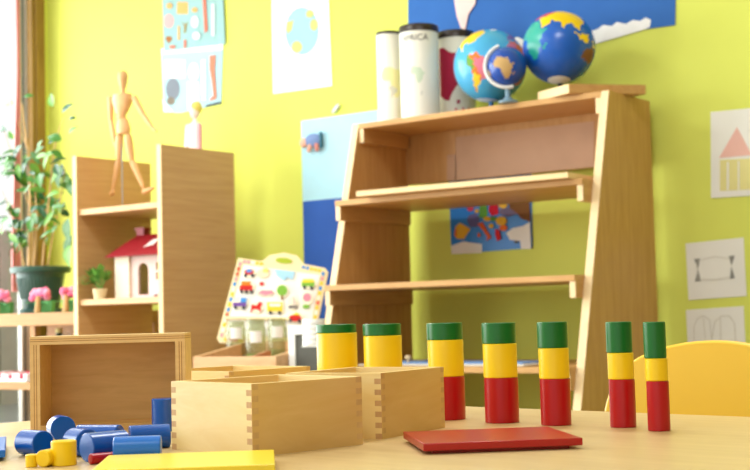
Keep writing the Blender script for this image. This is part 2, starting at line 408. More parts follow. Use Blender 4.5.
# the box standing on its side, mouth to the viewer
a = at(30.5, 432.6, Z=TZ); TH = rad(38.8)
BW, BH, BD, bt = 0.1960, 0.1207, 0.075, 0.0125
R = thing('wooden_box', 'dark-mouthed wooden box tipped on its side at left, blue cylinders spilling out', 'box', (a.x, a.y, TZ), TH, 'open wooden boxes')
def plyslab(nm, a0, a1, ax):
    b = MB(); lo, hi = a0[ax], a1[ax]; cuts = [0, .36, .46, .60, .70, 1]
    for i in range(5):
        p0, p1 = list(a0), list(a1); p0[ax] = lo + (hi - lo) * cuts[i]; p1[ax] = lo + (hi - lo) * cuts[i + 1]
        b.box(p0, p1, M_PLYD if i % 2 else M_PLYL)
    return b.build(nm, R)
plyslab('side_panel', (0, 0, 0), (bt, BD, BH - 0.0105), 0); plyslab('side_panel', (BW - bt, 0, 0), (BW, BD, BH - 0.0105), 0)
plyslab('side_panel', (0, 0, BH - 0.0105), (BW, BD, BH), 2); M_BOXB = wood('box_bottom', (208, 164, 90), (224, 182, 110), 'X', 9, 7, 0.45, 0.4, True)
b = MB(); b.box((bt, 0, 0), (BW - bt, BD - 0.006, 0.008), M_BOXB); b.build('side_panel', R)
b = MB(); b.box((bt, BD - 0.006, 0.008), (BW - bt, BD - 0.0005, BH - 0.0105), M_BOXB)
b.build('bottom_panel', R)

# ------------------------------------------------------------------ lids
def lid(name, label, origin, ang, lx, ly, m, z0=TZ, th=0.0075, rise=0.0035):
    R = thing(name, label, 'lid', (origin[0], origin[1], z0), ang, 'flat wooden lids')
    b = MB(); b.box((0, 0, rise), (lx, ly, rise + th), m); b.build('plate', R, 0.0009)
    b = MB(); b.box((0.011, 0.011, 0), (lx - 0.011, ly - 0.011, rise), m); b.build('inner_step', R)
    return R
# red: near-left corner, x along its front edge
lid('box_lid', 'red flat square lid lying in front of the towers', (-0.727, 1.053), rad(43.5), 0.160, 0.138, M_REDL)
lid('box_lid', 'bright yellow flat lid lying at the bottom edge, before the front box', (-0.949 + 0.662 * 0.127, 0.848 - 0.752 * 0.127), rad(41.4), 0.157, 0.127, M_YELL)
e = at(8.6, 435, Z=TZ + 0.011); g = at(5.3, 450, Z=TZ + 0.011)
an = math.atan2(g.x - e.x, -(g.y - e.y))
an = rad(52)
u = Vector((cos(an), sin(an))); v = Vector((-sin(an), cos(an)))
LN = (Vector((e.x, e.y)) - Vector((g.x, g.y))).length
o_ = Vector((g.x, g.y)) - u * 0.155
lid('box_lid', 'blue flat lid cut off by the left edge of the picture', (o_.x, o_.y), an, 0.155, min(LN, 0.165), M_BLUL)

# ------------------------------------------------------------------ yellow chair
CH = thing('chair', 'yellow plastic chair behind the far edge of the table at right', 'chair', (-0.748, 1.80, -0.004), rad(-4))
def backcurve():
    # outline of the backrest in (x, z)
    L = [(-0.192, 0.36), (-0.199, 0.44), (-0.196, 0.54), (-0.180, 0.590), (-0.150, 0.622), (-0.105, 0.640), (-0.05, 0.650), (0, 0.6525)]
    return L + [(-x, z) for x, z in L[-2::-1]]
bc = backcurve()
# smooth the outline
def chaikin(pts, it=2):
    for _ in range(it):
        o = [pts[0]]
        for a_, c in zip(pts[:-1], pts[1:]):
            o += [(a_[0]*.75 + c[0]*.25, a_[1]*.75 + c[1]*.25), (a_[0]*.25 + c[0]*.75, a_[1]*.25 + c[1]*.75)]
        pts = o + [pts[-1]]
    return pts
bc = [(x * 0.86, z) for x, z in bc]
bc = chaikin(bc)
def bend(x, z, off): return Vector((x, 0.05 - 0.9 * x * x + 0.12 * (z - 0.36) + off - 0.05, z))
b = MB()
# grid shell: rows between bottom and outline
NX = 28; rows = 14
def topz(x):
    best = 0.36
    for (x0, z0), (x1, z1) in zip(bc[:-1], bc[1:]):
        if min(x0, x1) - 1e-9 <= x <= max(x0, x1) + 1e-9 and abs(x1 - x0) > 1e-9:
            best = max(best, z0 + (z1 - z0) * (x - x0) / (x1 - x0))
    return best
poly = bc
b.prism(poly, lambda p: bend(p[0], p[1], 0.0), lambda p: bend(p[0], p[1], 0.014), M_CHAIR)
b.build('backrest', CH, 0.004)
b = MB(); b.prism(rrect(-0.185, -0.34, 0.185, 0.02, 0.05), lambda p: Vector((p[0], p[1], 0.335)), lambda p: Vector((p[0], p[1], 0.318)), M_CHAIR); b.build('seat', CH, 0.004)
b = MB(); b.prism([(-0.17, 0.33), (0.17, 0.33), (0.19, 0.37), (-0.19, 0.37)], lambda p: Vector((p[0], 0.0, p[1])), lambda p: Vector((p[0], 0.014, p[1])), M_CHAIR); b.build('back_support', CH)
for sx, y in ((-1, -0.30), (1, -0.30), (-1, -0.02), (1, -0.02)):
    b = MB(); b.tube([(sx * 0.15, y, 0.318), (sx * 0.175, y + (0.03 if y > -0.1 else -0.02), 0)], 0.011, M_STEEL, 14); b.build('leg', CH)

# ------------------------------------------------------------------ bookcase
BXL, BXR, BYB = -3.064, -1.962, 4.338
PT = 0.030
BK = thing('bookcase', 'tall beech bookcase with slanting sides against the lime wall', 'bookcase')
BZT = 1.443
def yfront(z): return 4.012 - (BZT - z) * 0.265
prof = [(yfront(0), 0), (BYB, 0), (BYB, BZT), (yfront(BZT), BZT)]
for x0, x1 in ((BXL, BXL + PT), (BXR - PT, BXR)):
    b = MB(); b.prism(prof, lambda p: Vector((x0, p[0], p[1])), lambda p: Vector((x1, p[0], p[1])), M_BEECH, lambda i: M_EDGE if i in (3,) else M_BEECH)
    b.build('side_panel', BK, 0.0015)
xi0, xi1 = BXL + PT, BXR - PT
shelves = [(BZT - 0.001, yfront(BZT) - 0.004, 0.020), (1.132, 3.85, 0.020), (0.812, 3.775, 0.020), (0.515, 3.715, 0.020), (0.14, 3.62, 0.020)]
for z, yf, th in shelves:
    b = MB(); b.box((xi0, yf, z - th), (xi1, BYB - 0.012, z), M_BEECHX); b.build('shelf', BK, 0.001)
    for xa, xb in ((xi0, xi0 + 0.022), (xi1 - 0.022, xi1)):
        b = MB(); b.box((xa, yf + 0.004, z - th - 0.055), (xb, BYB - 0.02, z - th), M_BEECHY, ends={'-y': M_EDGE}); b.build('cleat', BK, 0.001)
b = MB(); b.box((xi0, BYB - 0.012, 1.222), (xi1, BYB, BZT - 0.001), M_BEECH); b.build('back_panel', BK)
# thin pinkish patches on the inside of the back panel
for pts, lb in (([(456, 137), (594, 121), (594, 168), (455, 183)], 'large pinkish patch on the inside back panel of the bookcase'),
                ([(447, 155), (456, 154), (456, 183), (447, 184)], 'narrow pinkish patch left of the large one in the bookcase')):
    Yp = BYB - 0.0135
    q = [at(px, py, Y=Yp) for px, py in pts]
    b = MB(); b.prism([(v.x, max(v.z, 1.224)) for v in q], lambda p: Vector((p[0], Yp, p[1])), lambda p: Vector((p[0], Yp + 0.0015, p[1])), P('pink_patch', (196, 160, 132)))
    tag(b.build('pinkish_patch'), lb, 'paper')
# loose boards
def slab(name, label, pts, z, th, mside, mtop, group=None):
    b = MB(); b.prism(pts, lambda p: Vector((p[0], p[1], z)), lambda p: Vector((p[0], p[1], z + th)), mtop, mside)
    return tag(b.build(name, bevel=0.001), label, 'board', group)
slab('wooden_board', 'thin loose board lying across the upper middle shelf of the bookcase', [(-2.875, 3.775), (-2.02, 3.805), (-2.03, 4.16), (-2.88, 4.13)], 1.1325, 0.019, M_EDGEX, M_BEECHX, 'loose boards on the bookcase')
A = at(569, 93, Z=BZT); B_ = at(646, 94, Z=BZT); C_ = at(538, 101, Z=BZT)
A, B_, C_ = [Vector((q.x, q.y)) for q in (A, B_, C_)]
slab('wooden_board', 'thick pale board lying on the right end of the bookcase top', [tuple(A), tuple(B_), tuple(B_ + C_ - A), tuple(C_)], BZT, 0.032, lambda i: M_EDGEX if i in (3, 2) else M_BEECHX, M_BEECHX, 'loose boards on the bookcase')
# lower shelf: tray with knobbed puzzle
TRY = thing('puzzle_tray', 'white and blue tray with wooden knobs on the low bookcase shelf behind the towers', 'tray', (-2.50, 3.80, 0.515))
b = MB(); b.box((-0.36, -0.06, 0), (0.33, 0.18, 0.007), P('tray_white', (214, 206, 190))); b.build('tray_base', TRY, 0.003)
b = MB(); b.box((-0.33, -0.02, 0.007), (0.30, 0.16, 0.011), P('tray_blue', (120, 152, 200))); b.build('insert', TRY)
for x, y in ((-0.02, -0.03), (0.02, -0.01), (-0.2, 0.0), (0.18, 0.02)):
    b = MB(); b.lathe([(0, 0), (0.006, 0), (0.006, 0.012), (0.014, 0.016), (0.014, 0.028), (0, 0.032)], M_EDGE, Matrix.Translation((x, y + 0.03, 0.011)) @ Matrix.Diagonal((.8, .8, .8, 1)), 18); b.build('knob', TRY)

# ------------------------------------------------------------------ things on the bookcase top
def text_mesh(body, size):
    c = bpy.data.curves.new('lettering', 'FONT'); c.body = body; c.size = size; c.align_x = 'CENTER'; c.extrude = 0
    o = bpy.data.objects.new('lettering', c); COL.objects.link(o)
    dg = bpy.context.evaluated_depsgraph_get(); me = bpy.data.meshes.new_from_object(o.evaluated_get(dg))
    bpy.data.objects.remove(o); bpy.data.curves.remove(c); return me
def inpoly(x, y, P_):
    c = False; n = len(P_); j = n - 1
    for i in range(n):
        if (P_[i][1] > y) != (P_[j][1] > y) and x < (P_[j][0] - P_[i][0]) * (y - P_[i][1]) / (P_[j][1] - P_[i][1]) + P_[i][0]: c = not c
        j = i
    return c
NA = [(-168,66),(-140,70),(-95,72),(-80,68),(-60,53),(-66,44),(-80,26),(-90,30),(-97,26),(-97,18),(-83,9),(-92,14),(-105,20),(-115,30),(-124,40),(-125,50),(-150,60)]
GL = [(-55,82),(-20,82),(-22,70),(-43,60),(-52,68)]
SA = [(-78,8),(-62,10),(-50,0),(-35,-7),(-40,-22),(-55,-34),(-65,-45),(-70,-54),(-74,-50),(-71,-30),(-70,-18),(-81,-5)]
BR = [(-68,0),(-50,3),(-33,-7),(-39,-24),(-54,-34),(-58,-20),(-66,-10)]
AR = [(-70,-22),(-57,-24),(-56,-36),(-64,-45),(-70,-56),(-72,-40)]
AF = [(-16,15),(-10,30),(-5,36),(10,37),(20,32),(33,31),(38,18),(43,11),(51,11),(40,-5),(40,-15),(35,-24),(27,-34),(18,-34),(12,-18),(9,0),(8,5),(-8,5)]
EU = [(-9,37),(-9,44),(-1,48),(8,54),(6,60),(15,69),(30,71),(60,68),(60,52),(45,42),(28,41),(22,37),(15,40),(3,42)]
AS = [(60,52),(60,68),(75,73),(105,77),(140,73),(178,68),(160,58),(140,52),(128,42),(122,38),(121,28),(108,20),(105,9),(98,10),(95,16),(90,22),(80,14),(77,8),(72,20),(62,25),(57,26),(52,18),(45,13),(35,28),(28,38),(45,42)]
SE = [(95,5),(104,-6),(122,-9),(124,4),(116,7),(108,2),(100,3)]
NG = [(131,-1),(141,-3),(150,-10),(140,-8)]
AU = [(114,-22),(122,-18),(130,-12),(142,-11),(153,-27),(148,-38),(135,-34),(116,-34)]
MG = [(44,-17),(49,-13),(50,-17),(47,-25),(44,-23)]
def canister(px, pytop, Y, dia, label, art, lidh=0.028):
    q = at(px, pytop, Y=Y); H = q.z - BZT; r = dia / 2
    R = thing('canister', label, 'canister', (q.x, Y, BZT), 0, 'continent canisters on the bookcase')
    facing = math.atan2(-Y, -q.x)
    b = MB(); b.lathe([(0, 0), (r, 0), (r, H - lidh * .6), (r * .97, H - lidh * .5), (0, H - lidh * .5)], M_TIN, None, 56)
    # drawing wrapped on the tin: (mat, [(along, height)...]) along in metres from the middle of the view
    for k, (mt, pts) in enumerate(art):
        rr = r + 0.0006 + 0.0003 * k
        # subdivide edges so the drawing follows the curve
        cx = sum(p[0] for p in pts) / len(pts); cz = sum(p[1] for p in pts) / len(pts)
        fine = []
        for p0, p1 in zip(pts, pts[1:] + pts[:1]):
            for j in range(4): fine.append((p0[0] + (p1[0]-p0[0])*j/4, p0[1] + (p1[1]-p0[1])*j/4))
        rings = []
        for s_ in (1.0, .75, .5, .25):
            rings.append([(cx + (p[0]-cx)*s_, cz + (p[1]-cz)*s_) for p in fine])
        W = lambda p: Vector((rr * cos(facing + p[0] / r), rr * sin(facing + p[0] / r), p[1]))
        vs = [W(p) for ring in rings for p in ring] + [W((cx, cz))]; n = len(fine); fs = []
        for i in range(3):
            for j in range(n):
                a_ = i * n + j; c2 = i * n + (j + 1) % n; fs.append((a_, c2, c2 + n, a_ + n))
        for j in range(n): fs.append((3 * n + j, 3 * n + (j + 1) % n, 4 * n))
        b.faces(vs, fs, mt)
    body = b.build('body', R, normals=False)
    b = MB(); b.lathe([(0, H - lidh), (r * 1.03, H - lidh), (r * 1.03, H - 0.004), (r * 0.99, H), (0, H)], M_BLACK, None, 56); b.build('lid', R)
    return R, r, H, facing
c0 = lambda P_, s, ox, oz: [(ox + p[0] * s, oz + p[1] * s) for p in P_]
canister(388.5, 33, 4.18, 0.100, 'leftmost white canister with faint yellow continent drawing', [(P('pale_yellow', (236, 228, 168)), c0(AF, .0017, -0.012, 0.17)), (P('pale_grey', (214, 210, 196)), c0(SA, .0008, 0.06, 0.15))], 0.012)
R, r, H, fc = canister(418.5, 27, 4.10, 0.150, 'front white canister with dark lid reading AFRICA', [(P('pale_green', (206, 220, 196)), c0(AF, .0009, -0.025, 0.16)), (P('pale_line', (216, 214, 204)), c0(MG, .0016, -0.07, 0.12))])
me = text_mesh('AFRICA', 0.033)
for vtx in me.vertices:
    s_ = vtx.co.x - 0.018; h_ = vtx.co.y + H - 0.066; rr = r + 0.0008
    vtx.co = Vector((rr * cos(fc + s_ / r), rr * sin(fc + s_ / r), h_))
me.materials.clear(); me.materials.append(P('ink', (40, 38, 34)))
o = bpy.data.objects.new('lettering', me); COL.objects.link(o); o.parent = R
canister(455, 33, 4.262, 0.146, 'white canister with raspberry red continent, beside the pale blue globe', [(P('raspberry', (176, 36, 70)), [(-0.075, 0.285), (-0.05, 0.285), (-0.02, 0.262), (0.055, 0.255), (0.05, 0.21), (0.03, 0.17), (0.0, 0.13), (-0.02, 0.10), (-0.03, 0.075), (-0.05, 0.08), (-0.075, 0.10)]),
     (P('raspberry', (176, 36, 70)), [(0.0, 0.06), (0.012, 0.065), (0.012, 0.076), (0.0, 0.076)]), (P('pink_ink', (206, 120, 134)), [(-0.01, 0.036), (0.0, 0.036), (0.0, 0.045), (-0.01, 0.045)]), (P('pink_ink', (206, 120, 134)), [(0.018, 0.036), (0.028, 0.036), (0.028, 0.046), (0.018, 0.046)]), (P('pink_ink', (206, 120, 134)), [(0.042, 0.036), (0.052, 0.036), (0.052, 0.046), (0.042, 0.046)])])

def globe(name, label, px, py, Y, r, lon0, roll, sea, lands, base, arc=None, nlon=160, nlat=80, tilt=0.0, bf=0.5):
    q = at(px, py, Y=Y)
    R = thing(name, label, 'globe', (q.x, Y, BZT), 0, 'globes on the bookcase')
    cz = q.z - BZT
    az = math.atan2(-Y, -q.x)
    vdir = Vector((cos(az), sin(az), 0)); side = Vector((-sin(az), cos(az), 0))
    Rm = Matrix.Rotation(roll, 4, vdir) @ Matrix.Rotation(tilt, 4, side) @ Matrix.Rotation(az - rad(lon0), 4, 'Z')
    b = MB(); vs = []; fs = []; fm = []
    for i in range(nlat + 1):
        la = -90 + 180 * i / nlat
        for j in range(nlon):
            lo = -180 + 360 * j / nlon
            vs.append(Vector((0, 0, cz)) + Rm @ Vector((r * cos(rad(la)) * cos(rad(lo)), r * cos(rad(la)) * sin(rad(lo)), r * sin(rad(la)))))
    V = [b.bm.verts.new(v) for v in vs]
    for i in range(nlat):
        for j in range(nlon):
            lo = -180 + 360 * (j + .5) / nlon; la = -90 + 180 * (i + .5) / nlat; mt = sea
            for pl_, mm in lands:
                if pl_ == 'S':
                    if la < -72: mt = mm
                elif inpoly(lo + 1.6 * sin(la * .55), la + 1.4 * sin(lo * .5), pl_): mt = mm
            a_, c2, d2, e2 = i * nlon + j, i * nlon + (j + 1) % nlon, (i + 1) * nlon + (j + 1) % nlon, (i + 1) * nlon + j
            f = b.bm.faces.new([V[a_], V[c2], V[d2], V[e2]]); f.material_index = b.mi(mt); f.smooth = True
    bmesh.ops.remove_doubles(b.bm, verts=b.bm.verts, dist=1e-6)
    b.build('sphere', R, sharp=180)
    gap = cz - r
    b = MB(); br = r * bf
    b.lathe([(0, 0), (br, 0), (br, 0.006), (br * .5, 0.012), (0.012, min(0.02, gap * .8)), (0, min(0.02, gap * .8))], base, None, 40); b.build('base', R)
    b = MB(); b.lathe([(0, 0.004), (0.009, 0.004), (0.009, gap + 0.004), (0, gap + 0.004)], base, None, 16); b.build('stem', R)
    if arc:
        pts = []
        for k in range(33):
            a_ = rad(arc[0] + (arc[1] - arc[0]) * k / 32)
            pts.append(Vector((0, 0, cz)) + (side * cos(a_) + Vector((0, 0, 1)) * sin(a_)) * (r + 0.007) + vdir * 0.012)
        b = MB(); b.tube(pts, 0.0065, M_WHITE, 12, 1.0, 1.5); b.build('meridian_arc', R)
    return R
sea1 = plain('globe_sea_pale', (72, 170, 220), 0.25, 0.05, 6, 0.5); sea2 = plain('globe_sea_deep', (24, 92, 190), 0.25, 0.12, 9, 0.5); sea3 = plain('globe_sea_navy', (20, 74, 168), 0.25, 0.05, 9, 0.5)
Y1, O1, G1, P1 = P('map_yellow', (238, 200, 50)), P('map_orange', (226, 120, 50)), P('map_green', (112, 160, 70)), P('map_pink', (218, 120, 140))
globe('globe', 'largest globe, pale blue sea with pink Brazil, behind the small globe', 490, 66, 4.155, 0.1365, -42, rad(-6), sea1,
      [(NA, Y1), (GL, P('map_grey', (216, 220, 224))), (SA, O1), ([(-80,6),(-72,2),(-66,-12),(-70,-18),(-82,-6)], G1), (BR, P1), (AR, Y1), (AF, O1), ([(-16,15),(-10,30),(0,36),(10,30),(5,14)], P1), ([(20,15),(40,12),(38,-6),(20,-5)], Y1), (EU, P('map_violet', (120, 100, 170))), (AS, O1), (AU, P1), ('S', M_PAPER)], P('globe_base_blue', (60, 120, 170), .4))
globe('globe', 'right globe with deep blue sea, yellow Asia and brown Australia', 559, 48, 4.15, 0.131, 70, rad(-2), sea2,
      [(AF, plain('map_teal', (40, 166, 150), .3)), (EU, P('map_red', (206, 60, 80))), (AS, P('map_asia', (246, 206, 20), .35)), (SE, P('map_asia', (246, 206, 20))), (NG, P('map_asia', (246, 206, 20))), (AU, P('map_brown', (134, 90, 54))), (MG, plain('map_teal', (40, 166, 150), .3)), ('S', M_PAPER)], P('globe_base_dark', (40, 50, 60), .4), tilt=rad(-12), bf=0.33)
globe('globe', 'small navy globe on a white curved arm between the two big globes', 507, 66.5, 4.0, 0.0700, 30, rad(6), sea3,
      [(AF, P('map_tan', (196, 160, 104))), (SA, P('map_ochre', (210, 170, 60))), (MG, P('map_tan', (196, 160, 104))), ('S', P('map_rust', (170, 110, 60)))], P('globe_stem_grey', (120, 150, 170), .4), arc=(285, 110), tilt=rad(14), nlon=112, nlat=56)

# ------------------------------------------------------------------ wall pictures
def sheet(name, label, cat, quad, Y, base, shapes=(), group=None, th=0.002):
    """flat sheet on the wall; quad and shapes are surveyed on the wall plane"""
    q = [at(x, y, Y=Y) for x, y in quad]
    b = MB(); b.prism([(v.x, v.z) for v in q], lambda p: Vector((p[0], Y, p[1])), lambda p: Vector((p[0], Y + th, p[1])), base)
    for k, (mt, pts) in enumerate(shapes):
        yy = Y - 0.0004 * (k + 1)
        V = []
        for x, y in pts:
            v = at(x, y, Y=Y); V.append((v.x, yy, v.z))
        b.faces(V, [tuple(range(len(V)))], mt)
    return tag(b.build(name, normals=False), label, cat, group)
def ell(cx, cy, rx, ry, n=20, rot=0):
    return [(cx + rx * cos(2*PI*k/n) * cos(rot) - ry * sin(2*PI*k/n) * sin(rot), cy + rx * cos(2*PI*k/n) * sin(rot) + ry * sin(2*PI*k/n) * cos(rot)) for k in range(n)]
def rec(x0, y0, x1, y1, s=0.0): return [(x0, y0), (x1, y0 + s * (x1 - x0)), (x1, y1 + s * (x1 - x0)), (x0, y1)]
YW = D - 0.004
sheet('poster', 'upper pale teal poster of small food pictures on the left wall area', 'poster', [(161, -40), (221, -48), (225, 44), (164, 51)], YW - 0.006, P('poster_teal', (142, 180, 182)),
      [(P('ic_orange', (206, 160, 96)), rec(177, 2, 188, 14)), (P('ic_pink', (214, 158, 160)), ell(169, 21, 5, 7)), (P('ic_brown', (150, 96, 50)), [(166, 37), (169, 36), (172, 37), (172, 40), (169, 43.5), (166, 40)]),
       (P('ic_ol', (140, 130, 90)), [(182, 22), (185, 24), (188, 22), (187, 26), (186, 33), (184, 33), (184, 26)]), (P('ic_orange', (206, 160, 96)), rec(178, 26, 180, 40)), (P('ic_white', (206, 220, 222)), ell(195, 22, 4, 6)), (P('ic_orange', (206, 160, 96)), ell(195, 10, 3, 2.5)),
       (P('ic_red', (206, 108, 84)), [(203, -4), (206, -4), (208, 31), (205, 33)]), (P('ic_white', (206, 220, 222)), rec(212, 4, 215, 36)), (P('ic_red', (206, 108, 84)), rec(184.5, 40, 186.5, 48)), (P('ic_red', (206, 108, 84)), ell(173, 47, 3, 1.6)), (P('ic_orange', (206, 160, 96)), ell(170, 6, 3, 3)), (P('ic_white', (206, 220, 222)), ell(197, 36, 4, 4))])
sheet('poster', 'lower whitish poster of body pictures hanging under the teal poster', 'poster', [(161, 49), (223, 44), (221, 104), (180, 113), (164, 112)], YW, P('poster_pale', (160, 196, 206)),
      [(M_PAPER, rec(161.5, 48.5, 223, 54, -0.07)), (M_PAPER, rec(165, 60, 185, 78)), (P('po_grey', (116, 124, 136)), ell(173, 89, 7, 11)), (P('po_dark', (120, 110, 96)), ell(171, 101, 4, 4)), (M_PAPER, ell(194, 72, 5, 9)), (M_PAPER, rec(188, 82, 199, 110)), (M_PAPER, [(163, 98), (166, 104), (174, 112), (164, 112)]), (M_PAPER, rec(202, 60, 206, 100)),
       (P('po_leg', (206, 122, 96)), [(210, 56), (216, 55), (215, 70), (216, 84), (217, 98), (211, 101), (210, 99), (214, 96), (212, 80), (210, 68)]), (P('po_rim', (70, 80, 84)), [(205, 107.5), (221, 104), (221, 101.5), (207, 105)])])
sheet('poster', 'white poster with a round earth drawing on the lime wall', 'poster', [(271, -40), (327, -42), (332, 86), (273, 94)], YW, M_PAPER,
      [(P('earth_sea', (152, 204, 220)), ell(302, 31, 17, 24)), (P('earth_land', (190, 206, 120)), ell(297, 47, 5.5, 6)), (P('earth_land', (190, 206, 120)), [(287, 22), (294, 20), (292, 30), (288, 34), (286, 30)]), (P('earth_land', (190, 206, 120)), ell(314, 25, 4, 6)), (P('earth_land', (190, 206, 120)), ell(310, 14, 4, 4)), (P('earth_cor', (236, 232, 220)), [(272, 0), (284, -2), (276, 8)])])
# two-tone board with pinned toy
b = MB(); yb = D - 0.022
v0 = at(301, 121, Y=yb); v1 = at(302, 202, Y=yb)
zt, zs_ = 1.558, 1.202
b.box((v0.x, yb, zs_), (-3.14, D - 0.002, zt), P('board_sky', (176, 222, 240), .6)); b.box((v0.x, yb, 0.5), (-3.14, D - 0.002, zs_), P('board_sea', (46, 92, 180), .6))
tag(b.build('display_board'), 'pale blue over dark blue board on the wall, left of the bookcase', 'board')
TOY = thing('pinned_toy', 'small blue and pink soft toy pinned on the pale blue board', 'toy', tuple(at(311, 141, Y=yb - 0.016)))
b = MB(); b.ball((0.012, 0, 0.002), (0.046, 0.015, 0.030), P('toy_blue', (116, 140, 190)), 20); b.build('body', TOY)
b = MB(); b.ball((-0.040, 0, -0.004), (0.024, 0.014, 0.022), P('toy_pink', (232, 180, 160)), 18); b.build('head', TOY)
b = MB(); b.capsule((0.0, -0.004, -0.02), (-0.01, -0.004, -0.042), 0.010, 0.009, P('toy_pink', (232, 180, 160))); b.build('paw', TOY)
b = MB(); b.capsule((0.035, -0.004, -0.02), (0.036, -0.004, -0.042), 0.010, 0.009, P('toy_rose', (214, 140, 130))); b.build('paw', TOY)
b = MB(); b.box((0.050, -0.006, -0.034), (0.060, 0.006, 0.034), P('toy_teal', (60, 110, 130))); b.build('trim', TOY)
p = at(337, 109, Y=D); b = MB(); b.capsule((p.x - 0.012, D - 0.009, p.z - 0.012), (p.x + 0.014, D - 0.009, p.z + 0.012), 0.008, 0.008, M_WHITE); tag(b.build('wall_hook'), 'tiny white hook on the wall above the pale blue board', 'hook')
# blue felt map banner
sheet('felt_map', 'wide blue felt map banner across the top of the wall', 'banner', [(408, -60), (677, -90), (675, 25), (408, 62)], YW, plain('felt_blue', (62, 110, 184), .9, .06, 5, .1),
      [(plain('felt_navy', (24, 40, 90), .9), [(455, -12), (480, -14), (477, 4), (470, 15), (466, 33), (462, 32), (458, 18), (455, 5)]),
       (plain('felt_pink', (242, 208, 204), .9), [(453, -12), (478, -14), (475, 4), (468.5, 14), (465, 30), (461, 28), (457, 17), (455, 5)]),
       (plain('felt_white', (240, 240, 240), .9), [(500, 52), (508, 40), (518, 37), (526, 41), (540, 40), (575, 34), (590, 31.5), (598, 29), (603, 25), (612, 26), (617, 22), (626, 24), (633, 20), (640, 21), (646, 17.5), (651, 20), (650, 27), (646, 29), (595, 44), (545, 52)])])
# drawings at right
YD = YW
sheet('drawing', 'child drawing of a pink-roofed yellow house on white paper', 'drawing', [(710.5, 112), (762, 107), (763, 195), (711, 198)], YD, M_CREAM,
      [(P('crayon_pink', (232, 184, 172)), [(719, 158), (737, 127), (752, 155)]), (P('crayon_yellow', (228, 220, 150)), rec(720, 160, 752, 191, -0.05)), (M_CREAM, rec(727, 162, 729, 190)), (M_CREAM, rec(738, 161, 739.5, 190))], 'drawings on the right wall')
grey = P('pencil', (140, 140, 134)); lg = P('pencil_light', (206, 202, 190))
def line(pts, w, mt):
    out = []
    for (x0, y0), (x1, y1) in zip(pts[:-1], pts[1:]):
        L = math.hypot(x1 - x0, y1 - y0); nx, ny = -(y1 - y0) / L * w / 2, (x1 - x0) / L * w / 2
        out.append((mt, [(x0 + nx, y0 + ny), (x1 + nx, y1 + ny), (x1 - nx, y1 - ny), (x0 - nx, y0 - ny)]))
    return out
sheet('drawing', 'pencil drawing of two dark hourglass shapes joined by lines, middle drawing', 'drawing', [(685.5, 243.5), (743.5, 237.5), (746.5, 296), (688.5, 300)], YD, M_CREAM,
      [(grey, [(694, 259), (700, 258.5), (698, 269)]), (grey, [(698, 269), (701, 281), (695, 282)]), (grey, [(729, 256), (735, 255.5), (731.5, 266)]), (grey, [(731.5, 266), (735, 278), (730, 279)])]
      + line([(698, 261), (715, 256.5), (730, 259)], .7, lg) + line([(698, 279), (715, 280), (730, 277)], .7, lg) + line([(697, 262), (698, 278)], .6, lg), 'drawings on the right wall')
sheet('drawing', 'faint pencil arch drawing, lowest paper above the yellow chair', 'drawing', [(686, 310), (743.5, 306), (746.5, 366), (689, 370)], YD, M_CREAM,
      line([(694, 344), (694, 326), (698, 318), (704, 316), (710, 320), (712, 340)], .8, lg) + line([(712, 340), (715, 322), (722, 316), (730, 316), (735, 324), (736, 342)], .8, lg) + line([(704, 318), (706, 342)], .7, lg) + line([(721, 318), (721, 342)], .7, lg), 'drawings on the right wall')
# map of Europe behind the shelves
s_ = [(M_CREAM, [(451, 246), (463, 241.5), (474, 243), (482, 244), (482, 253), (452, 254)]), (P('eu_iber', (222, 176, 50)), [(456, 226), (460, 223), (466, 226), (471, 229), (468, 233), (464, 239), (457, 239), (454, 235)]), (P('eu_por', (216, 110, 40)), [(455, 229), (457, 229), (457, 237), (454.5, 236)]),
      (P('eu_fr', (96, 96, 150)), [(469, 215), (476, 213), (480, 218), (478, 227), (470, 227), (467, 220)]), (P('eu_uk', (200, 60, 90)), ell(470.5, 208, 3.4, 3.4)), (P('eu_de', (90, 150, 60)), [(480, 204), (487, 203), (488, 215), (484, 219), (479, 217)]), (P('eu_nl', (222, 176, 50)), ell(477, 211, 2, 2)),
      (P('eu_pl', (196, 24, 50)), [(490, 204), (498, 203), (499, 214), (492, 216), (489, 211)]), (P('eu_by', (222, 176, 60)), ell(503.5, 205.5, 4.5, 3)), (P('eu_ua', (110, 100, 130)), [(500, 209), (518, 207), (519, 214), (508, 217), (500, 214)]), (P('eu_ru', (120, 80, 40)), [(509, 204), (530, 201), (531, 222), (522, 219), (517, 213), (510, 208)]),
      (P('eu_it', (214, 96, 40)), [(478, 224), (483, 222), (488, 231), (492, 237), (490, 239), (487, 241), (488, 237), (483, 230)]), (P('eu_at', (222, 176, 50)), ell(488, 219, 4, 2.4)), (P('eu_hu', (90, 150, 60)), ell(494, 219, 3.4, 2.4)), (P('eu_ro', (222, 176, 50)), ell(502, 221, 5.6, 4.6)), (P('eu_bg', (226, 110, 40)), ell(504, 228, 4, 3)), (P('eu_gr', (200, 30, 40)), [(496, 229), (500, 230), (502, 239), (498, 241), (496, 235)]), (P('eu_ba', (222, 176, 50)), ell(492, 226, 2.4, 2.4)),
      (M_CREAM, [(507, 233), (514, 228), (524, 226), (531, 222), (532, 249), (522, 249), (521, 241), (511, 240)]), (P('eu_si', (214, 96, 40)), ell(480, 235, 1.4, 2.2)), (P('eu_cy', (90, 90, 70)), ell(517, 242, 2, 1.2))]
M_MAPS = plain('map_laminate', (34, 128, 214), 0.42, 0.05, 8, 0.5)
sheet('europe_map', 'small colourful laminated map of Europe on the wall behind the bookcase shelves', 'map', [(448.5, 172), (531, 168), (532.5, 248), (451.5, 254)], YW, M_MAPS, s_)

